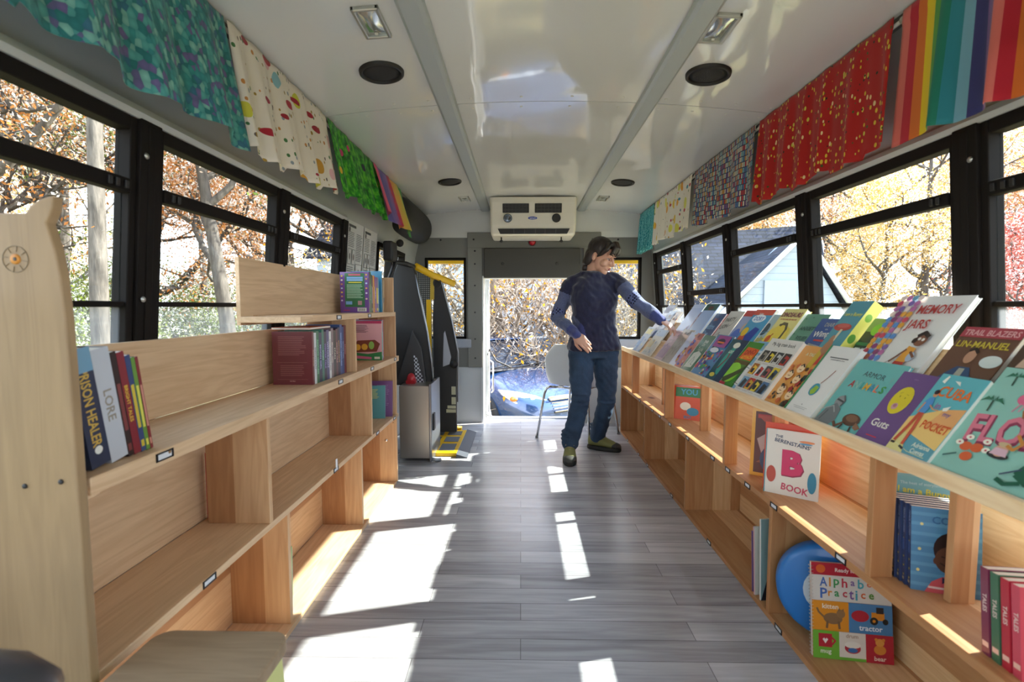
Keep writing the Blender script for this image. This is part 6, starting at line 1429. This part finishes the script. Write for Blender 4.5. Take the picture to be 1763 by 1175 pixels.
gold = tree_meshes('gold', 12, 8.0, .20, 36000, .052, OAKY, BK, clump=.45, first=.12, spread=1.0, levels=3, nb=(9, 6, 4))
red = tree_meshes('red', 15, 5.0, .14, 24000, .045, REDL, BK, clump=.35, first=.10, spread=1.15, levels=3, nb=(9, 6, 4))
bare = tree_meshes('bare', 21, 10.0, .20, 2500, .07, OAKL, BK, clump=.3, first=.2, spread=.9, levels=3, nb=(9, 7, 5))
will = tree_meshes('will', 27, 3.6, .10, 4200, .036, WILL, BKP, clump=.20, first=.12, spread=1.2, levels=3, nb=(10, 8, 6), multi=4, minr=.0045)
bush = tree_meshes('bush', 33, 1.6, .03, 7000, .035, GRNL, BK, clump=.22, first=.05, spread=1.1, levels=2, nb=(9, 6), multi=3)
twig = tree_meshes('twig', 39, 2.4, .022, 160, .04, WILL, BKP, clump=.12, first=.05, spread=1.0, levels=2, nb=(8, 6), multi=6, minr=.004)
pine = tree_meshes('pine', 44, 14.0, .14, 14000, .08, PINE, BK2, clump=.35, first=.35, spread=1.3, levels=2, nb=(26, 5))
# left side
plant('oak_tree', 'large spreading oak with rust-orange leaves through the second left window', oak, -7.1, 12.0, 1.15, 1.0)
plant('pine_tree', 'tall straight pale-barked trunk seen through the nearest left window', pine, -6.6, 7.6, 1.0, .4)
plant('oak_tree', 'orange-leaved oak filling the top of the nearest left window', oak2, -9.5, 8.6, 1.0, 2.2)
plant('oak_tree', 'orange oak behind the pine trunk at the left edge', oak, -13.5, 9.5, 1.2, 3.9)
G = 'woodland trees beyond the left windows'
rnd = random.Random(77)
for i, (x, y, k_, s) in enumerate([(-13, 17, oak2, 1.2), (-9, 20, oak, 1.1), (-17, 14, bare, 1.3), (-6, 19, bare, 1.1), (-20, 21, oak2, 1.4), (-12, 26, oak, 1.4), (-24, 15, oak, 1.4), (-16, 30, bare, 1.5), (-8, 29, oak2, 1.4), (-27, 27, gold, 1.6), (-5.2, 24, oak, 1.2), (-21, 8, oak2, 1.3), (-30, 10, gold, 1.5), (-4.5, 15.5, oak2, .9), (-14, 12, bare, 1.0), (-19, 17, pine, 1.0), (-10, 15.5, pine, .8), (-25, 21, pine, 1.1)]):
    plant('woodland_tree', 'autumn woodland tree beyond the left windows', k_, x, y, s, rnd.uniform(0, 6), group=G)
for i, (x, y, s) in enumerate([(-9, 9.5, 1.1), (-10.5, 12.5, 1.3), (-8.2, 14, 1.2), (-12.5, 14.5, 1.4), (-6.5, 15.5, 1.1), (-14, 11, 1.4), (-11, 17.5, 1.6), (-16.5, 17, 1.8), (-8, 18, 1.5), (-15, 21, 1.9), (-12, 8, 1.2), (-17.5, 12.5, 1.7), (-10, 22, 1.9), (-20, 24, 2.2), (-22, 14, 2.0)]):
    plant('undergrowth_shrub', 'olive green undergrowth shrub among the left woodland trunks', bush, x, y, s, rnd.uniform(0, 6), cat='shrub', group='undergrowth shrubs in the left woodland')
# right side
plant('golden_tree', 'golden-leaved tree beside the white gable', gold, 12.0, 17.0, .75, 1.4)
plant('red_maple', 'red-leaved maple through the nearest right window', red, 12.6, 12.3, .85, .5)
plant('red_maple', 'second red-leaved maple lower behind the nearest right window', red, 15.5, 14.5, .8, 2.5)
plant('bare_tree', 'grey nearly bare tree between the golden tree and the red maple', bare, 13.6, 17.0, .85, 2.0)
plant('oak_tree', 'orange oak rising above the dark house roof', oak, 8.5, 22.0, 1.2, .3)
G = 'woodland trees beyond the right windows'
for i, (x, y, k_, s) in enumerate([(16, 24, oak2, 1.1), (21, 22, oak, 1.0), (24, 27, gold, 1.2), (18, 30, bare, 1.3), (12, 27, gold, 1.2), (27, 22, bare, 1.1), (10, 33, oak, 1.5), (22, 35, oak, 1.5), (4, 30, oak2, 1.4), (-1, 31, bare, 1.4), (30, 32, oak2, 1.5), (19, 18.5, bare, .8)]):
    plant('woodland_tree', 'autumn woodland tree beyond the right windows', k_, x, y, s, rnd.uniform(0, 6), group=G)
# behind the rear door
plant('yellow_leaved_tree', 'tangled bare-branched tree with yellow leaves behind the rear door', will, .55, 9.6, 1.0, .2, z=-1.0)
plant('yellow_leaved_tree', 'drooping yellow-leaved tree seen in the rear left window', will, -1.6, 8.4, .9, 2.0, z=-1.0)
plant('yellow_leaved_tree', 'farther yellow-leaved branching tree behind the dark car', will, -.3, 11.0, 1.1, 4.0, z=-1.0)
for i, (x, y, s) in enumerate([(.9, 8.9, 1.0), (1.7, 8.2, .9), (0.1, 9.0, 1.0), (2.3, 9.2, 1.0), (1.3, 7.6, .75)]):
    plant('twiggy_shrub', 'pale twiggy shrub of thin bare stems behind the bus', twig, x, y, s, i * 1.3, cat='shrub', group='twiggy shrubs behind the bus', z=-1.05)

# ---------------------------------------------------------------- houses
def shingle(c0, c1):
    k = NT('roof_shingles', .95); br = k.n('ShaderNodeTexBrick', offset=.5, i_Scale=1.0, i_Mortar_Size=.018, i_Brick_Width=.35, i_Row_Height=.14); k.l(k.coord('UV'), br.inputs['Vector'])
    br.inputs['Color1'].default_value = lin(c0); br.inputs['Color2'].default_value = lin(c1); br.inputs['Mortar'].default_value = lin('#0e1018'); return k.col(br.outputs['Color'])
SH = shingle('#1a1d2b', '#262a3c')
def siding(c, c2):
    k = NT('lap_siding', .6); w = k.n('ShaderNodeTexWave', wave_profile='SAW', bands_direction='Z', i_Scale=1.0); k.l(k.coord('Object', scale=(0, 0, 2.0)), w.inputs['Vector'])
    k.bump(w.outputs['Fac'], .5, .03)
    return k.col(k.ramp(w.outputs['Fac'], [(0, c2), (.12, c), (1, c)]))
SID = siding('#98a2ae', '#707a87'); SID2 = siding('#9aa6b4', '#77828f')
def uvquad(name, P, m_, parent, th=.08):
    P = [Vector(p) for p in P]; n = (P[1] - P[0]).cross(P[3] - P[0]).normalized()
    b = MB(); b.prism([p for p in P], -n * th); o = b.build(name, m_, parent)
    ul = o.data.uv_layers.new(name='UVMap'); e1 = (P[1] - P[0]).normalized(); e2 = n.cross(e1)
    for lp in o.data.loops:
        co = o.data.vertices[lp.vertex_index].co; ul.data[lp.index].uv = (co.dot(e1), co.dot(e2))
    return o
h = thing('house', 'house with slate-blue shingle roof and white siding gable beyond the right windows', 'house', (5.5, 13.5, -1.3))
# main roof: long slope facing the bus, ridge running back to the right
A = Vector((1.9, 12.2, .35)); B_ = Vector((9.2, 14.6, .35)); Cc = Vector((9.9, 17.0, 4.35)); D = Vector((2.6, 15.6, 3.0))
D = Vector((2.7, 14.6, 3.05)); Cc = Vector((9.9, 16.8, 3.85))
uvquad('roof', [A, B_, Cc, D], SH, h)
b = MB(); b.prism([A + Vector((.15, .25, -.1)), B_ + Vector((-.1, .25, -.1)), B_ + Vector((-.1, .25, -1.9)), A + Vector((.15, .25, -1.9))], (0.05, .15, 0)); b.build('wall', SID2, h)
b = MB(); b.tube([A + Vector((0, -.05, 0)), B_ + Vector((0, -.05, 0))], .06, 8); b.build('gutter', mat('#c9ced6', .4), h)
for i in range(3):
    p = A.lerp(B_, .14 + .12 * i) + Vector((.1, .16, -.95)); b = MB(); e = (B_ - A).normalized()
    b.prism([p, p + e * .55, p + e * .55 + Vector((0, 0, .6)), p + Vector((0, 0, .6))], (.02, .05, 0)); b.build('window', mat('#cfd8e2', .15), h)
# gable wing in front
g = thing('gable_wing', 'white-sided gable end with tree shadows in front of the slate roof', 'house', (6.0, 11.0, -1.3))
P0, P1, AP = Vector((4.55, 11.05, .95)), Vector((7.35, 11.35, .95)), Vector((6.22, 11.2, 2.62))
b = MB(); b.prism([P0, P1, AP], (.1, 1.2, 0)); b.prism([P0 + Vector((0, 0, -2.3)), P1 + Vector((0, 0, -2.3)), P1, P0], (.1, 1.2, 0)); b.build('gable_wall', SID, g)
uvquad('roof', [AP + Vector((-.02, -.12, .06)), AP + Vector((.5, 3.4, .06)), P0 + Vector((-.1, 3.3, .02)), P0 + Vector((-.22, -.12, -.06))], SH, g, .05)
uvquad('roof', [P1 + Vector((.22, -.12, -.06)), P1 + Vector((.7, 3.3, .02)), AP + Vector((.5, 3.4, .06)), AP + Vector((.02, -.12, .06))], SH, g, .05)
b = MB(); b.tube([P0 + Vector((-.2, -.13, -.05)), AP + Vector((0, -.13, .09))], .05, 6); b.tube([P1 + Vector((.2, -.13, -.05)), AP + Vector((0, -.13, .09))], .05, 6); b.build('rake_board', mat('#e3e6ea', .5), g)
b = MB(); q = P0.lerp(P1, .30) + Vector((0, -.06, .12)); b.prism([q, q + Vector((.75, .08, 0)), q + Vector((.75, .08, .62)), q + Vector((0, 0, .62))], (0, .05, 0)); b.build('window', mat('#8f98a5', .15), g)
# grey house straight behind
h2 = thing('house', 'pale blue-grey house with white window trim behind the rear yellow tree', 'house', (-1.0, 15.5, -1.1))
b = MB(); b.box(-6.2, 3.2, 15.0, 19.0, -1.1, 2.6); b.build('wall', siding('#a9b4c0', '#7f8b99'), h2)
uvquad('roof', [Vector((-6.5, 14.7, 2.6)), Vector((3.5, 14.7, 2.6)), Vector((3.5, 17.2, 4.3)), Vector((-6.5, 17.2, 4.3))], SH, h2)
for x in (-3.1, -2.0, -.9, .3, 1.4):
    b = MB(); b.box(x, x + .75, 14.93, 15.0, -.35, .75); o = b.build('window', mat('#e3e6ea', .4), h2)
    b = MB(); b.box(x + .08, x + .67, 14.9, 14.94, -.27, .17); b.box(x + .08, x + .67, 14.9, 14.94, .23, .67); b.build('pane', mat('#55606e', .1), o)
b = MB(); b.box(-6.0, -.2, 13.2, 15.0, .30, .42); o = b.build('porch_roof', mat('#dfe2e6', .6), h2)
for x in (-5.0, -3.4, -1.9, -.4):
    b = MB(); b.box(x, x + .13, 13.3, 13.43, -1.1, .3); b.build('post', mat('#e9ebee', .5), h2)

# ---------------------------------------------------------------- dark blue car
car = thing('car', 'dark blue sedan parked behind the rear door', 'car', (-.585, 8.98, -.85), rot=(0, 0, math.radians(35)))
PAINT = NT('blue_car_paint', .22); PAINT.b.inputs['Base Color'].default_value = lin('#22406b'); PAINT.b.inputs['Metallic'].default_value = .35; PAINT.b.inputs['Coat Weight'].default_value = 1.0; PAINT.b.inputs['Coat Roughness'].default_value = .03
# local frame: y- is the front; stations along y with half width, and a profile of (fraction of width, z)
def car_body():
    b = MB(); st = []
    def sec(y, w, zb, zs, zt, crown):  # bottom, shoulder, top of deck at the centre line
        pts = []
        side = [(.0, zb), (.80, zb), (.95, zb + .06), (1.0, zb + .22), (1.0, zs - .14), (.965, zs - .04), (.90, zs), (.72, zs + (zt - zs) * .55), (.45, zs + (zt - zs) * .88), (.2, zt)]
        for f, z in side: pts.append(Vector((f * w, y, z)))
        pts.append(Vector((0, y, zt)))
        L = [Vector((-p.x, p.y, p.z)) for p in reversed(pts[1:-1])]
        return pts + L
    for a in ((-2.36, .40, .30, .50, .54, 0), (-2.33, .62, .24, .56, .60, 0), (-2.22, .76, .20, .64, .69, 0), (-2.02, .85, .20, .70, .78, 0), (-1.70, .89, .20, .76, .86, 0), (-1.30, .90, .20, .82, .93, 0), (-.95, .905, .20, .87, .97, 0), (-.4, .91, .2, .90, .96, 0), (.8, .91, .2, .91, .96, 0), (1.6, .90, .2, .92, .99, 0), (2.1, .86, .22, .90, .96, 0), (2.35, .72, .3, .80, .84, 0)): st.append(sec(*a))
    b.rings(st); return b
o = car_body().build('car_body', PAINT.m, car, local=True); sb = o.modifiers.new('u', 'SUBSURF'); sb.levels = 2; sb.render_levels = 2
b = MB(); R = []
for (y, w, z) in ((-1.02, .70, .93), (-.35, .60, 1.34), (.1, .58, 1.42), (.8, .58, 1.41), (1.35, .62, 1.25), (1.95, .66, .95)):
    R.append([Vector((x_ * w * (1.0 if z_ else 1.18), y, (z if z_ else .90))) for x_, z_ in ((-1, 0), (-1, 1), (-.4, 1.0), (.4, 1.0), (1, 1), (1, 0))])
b.rings(R); o = b.build('cabin', mat('#20242c', .06, name='car_glass'), car, local=True, bevel=.04, seg=3)
b = MB(); b.prism([(-.56, -.30, 1.36), (.56, -.30, 1.36), (.56, .95, 1.43), (-.56, .95, 1.43)], (0, 0, .03)); b.build('car_roof', PAINT.m, car, local=True, bevel=.03)
b = MB(); b.box(-.74, .74, -1.16, -.98, .925, .965); b.build('cowl', BLK2, car, local=True, bevel=.02)
for (x0, x1) in ((-.62, .02), (-.02, .60)):
    b = MB(); b.tube([(x0, -1.10, .975), (x0 + .2, -1.06, 1.0), (x1, -.99, 1.0)], .012, 8); b.build('wiper', BLK2, car, local=True)
for s in (-1, 1):
    b = MB(); pts = [(.40, -2.235, .56), (.62, -2.17, .55), (.80, -2.02, .58), (.875, -1.78, .68), (.87, -1.66, .74), (.74, -1.93, .735), (.55, -2.12, .69), (.42, -2.21, .63)]
    c_ = Vector((.66, -1.96, .65)); base = [Vector((s * x, y, z)) for x, y, z in pts]; front = [Vector((s * (x * 1.0 + .012), y - .045, z + .02)) for x, y, z in pts]
    mid = sum(front, Vector()) / len(front) + Vector((s * .02, -.04, .01))
    b.rings([base, front, [p.lerp(mid, .55) + Vector((s * .01, -.012, 0)) for p in front]], m=mat('#dfe3e6', .1, .35, 1.0)); o = b.build('headlight', None, car, local=True)
    q = MB(); q.ell((s * .80, -1.99, .655), (.055, .07, .04), mat('#d9782a', .2, 0, .5)); q.build('indicator', None, o, local=True)
    q = MB(); q.ell((s * .60, -2.16, .635), (.05, .04, .045), mat('#f0f2f4', .08, .6)); q.build('lamp_bulb', None, o, local=True)
    for y in (-1.40, 1.35):
        w = MB(); n = 28
        for (r, xa, m_) in ((.32, .78, mat('#1c1c1e', .8)),):
            w.rings([[Vector((s * x_, y + r_ * math.cos(2 * PI * j / n), .32 + r_ * math.sin(2 * PI * j / n))) for j in range(n)] for r_, x_ in ((.30, .72), (.32, .76), (.32, .90), (.30, .925), (.21, .925), (.20, .90), (.02, .915))], m=m_)
        o = w.build('wheel', None, car, local=True)
        hbm = MB(); hbm.rings([[Vector((s * x_, y + r_ * math.cos(2 * PI * j / n), .32 + r_ * math.sin(2 * PI * j / n))) for j in range(n)] for r_, x_ in ((.205, .918), (.19, .93), (.06, .91), (.03, .925))]); hbm.build('hubcap', mat('#b5b8bb', .25, .9), o, local=True)
    m_ = MB(); m_.ell((s * .98, -.75, 1.0), (.10, .06, .07)); m_.tube([(s * .88, -.74, .95), (s * .94, -.74, .98)], .02, 8); m_.build('door_mirror', PAINT.m, car, local=True)
b = MB(); b.prism([(-.36, -2.37, .46), (.36, -2.37, .46), (.40, -2.27, .66), (-.40, -2.27, .66)], (0, .10, 0)); o = b.build('grille', BLK2, car, local=True, bevel=.01)
q = MB()
for i in range(5): f = (i + .5) / 5; q.box(-.36 - .03 * f, .36 + .03 * f, -2.395 + .10 * f, -2.37 + .10 * f, .465 + .19 * f, .478 + .19 * f)
q.build('grille_bars', CHROME, o, local=True)
b = MB(); b.tube([(-.42, -2.30, .68), (0, -2.34, .69), (.42, -2.30, .68)], .016, 8); b.build('chrome_strip', CHROME, car, local=True)
b = MB(); b.prism([(-.55, -2.40, .25), (.55, -2.40, .25), (.52, -2.40, .38), (-.52, -2.40, .38)], (0, .1, 0)); b.build('lower_intake', BLK2, car, local=True, bevel=.01)
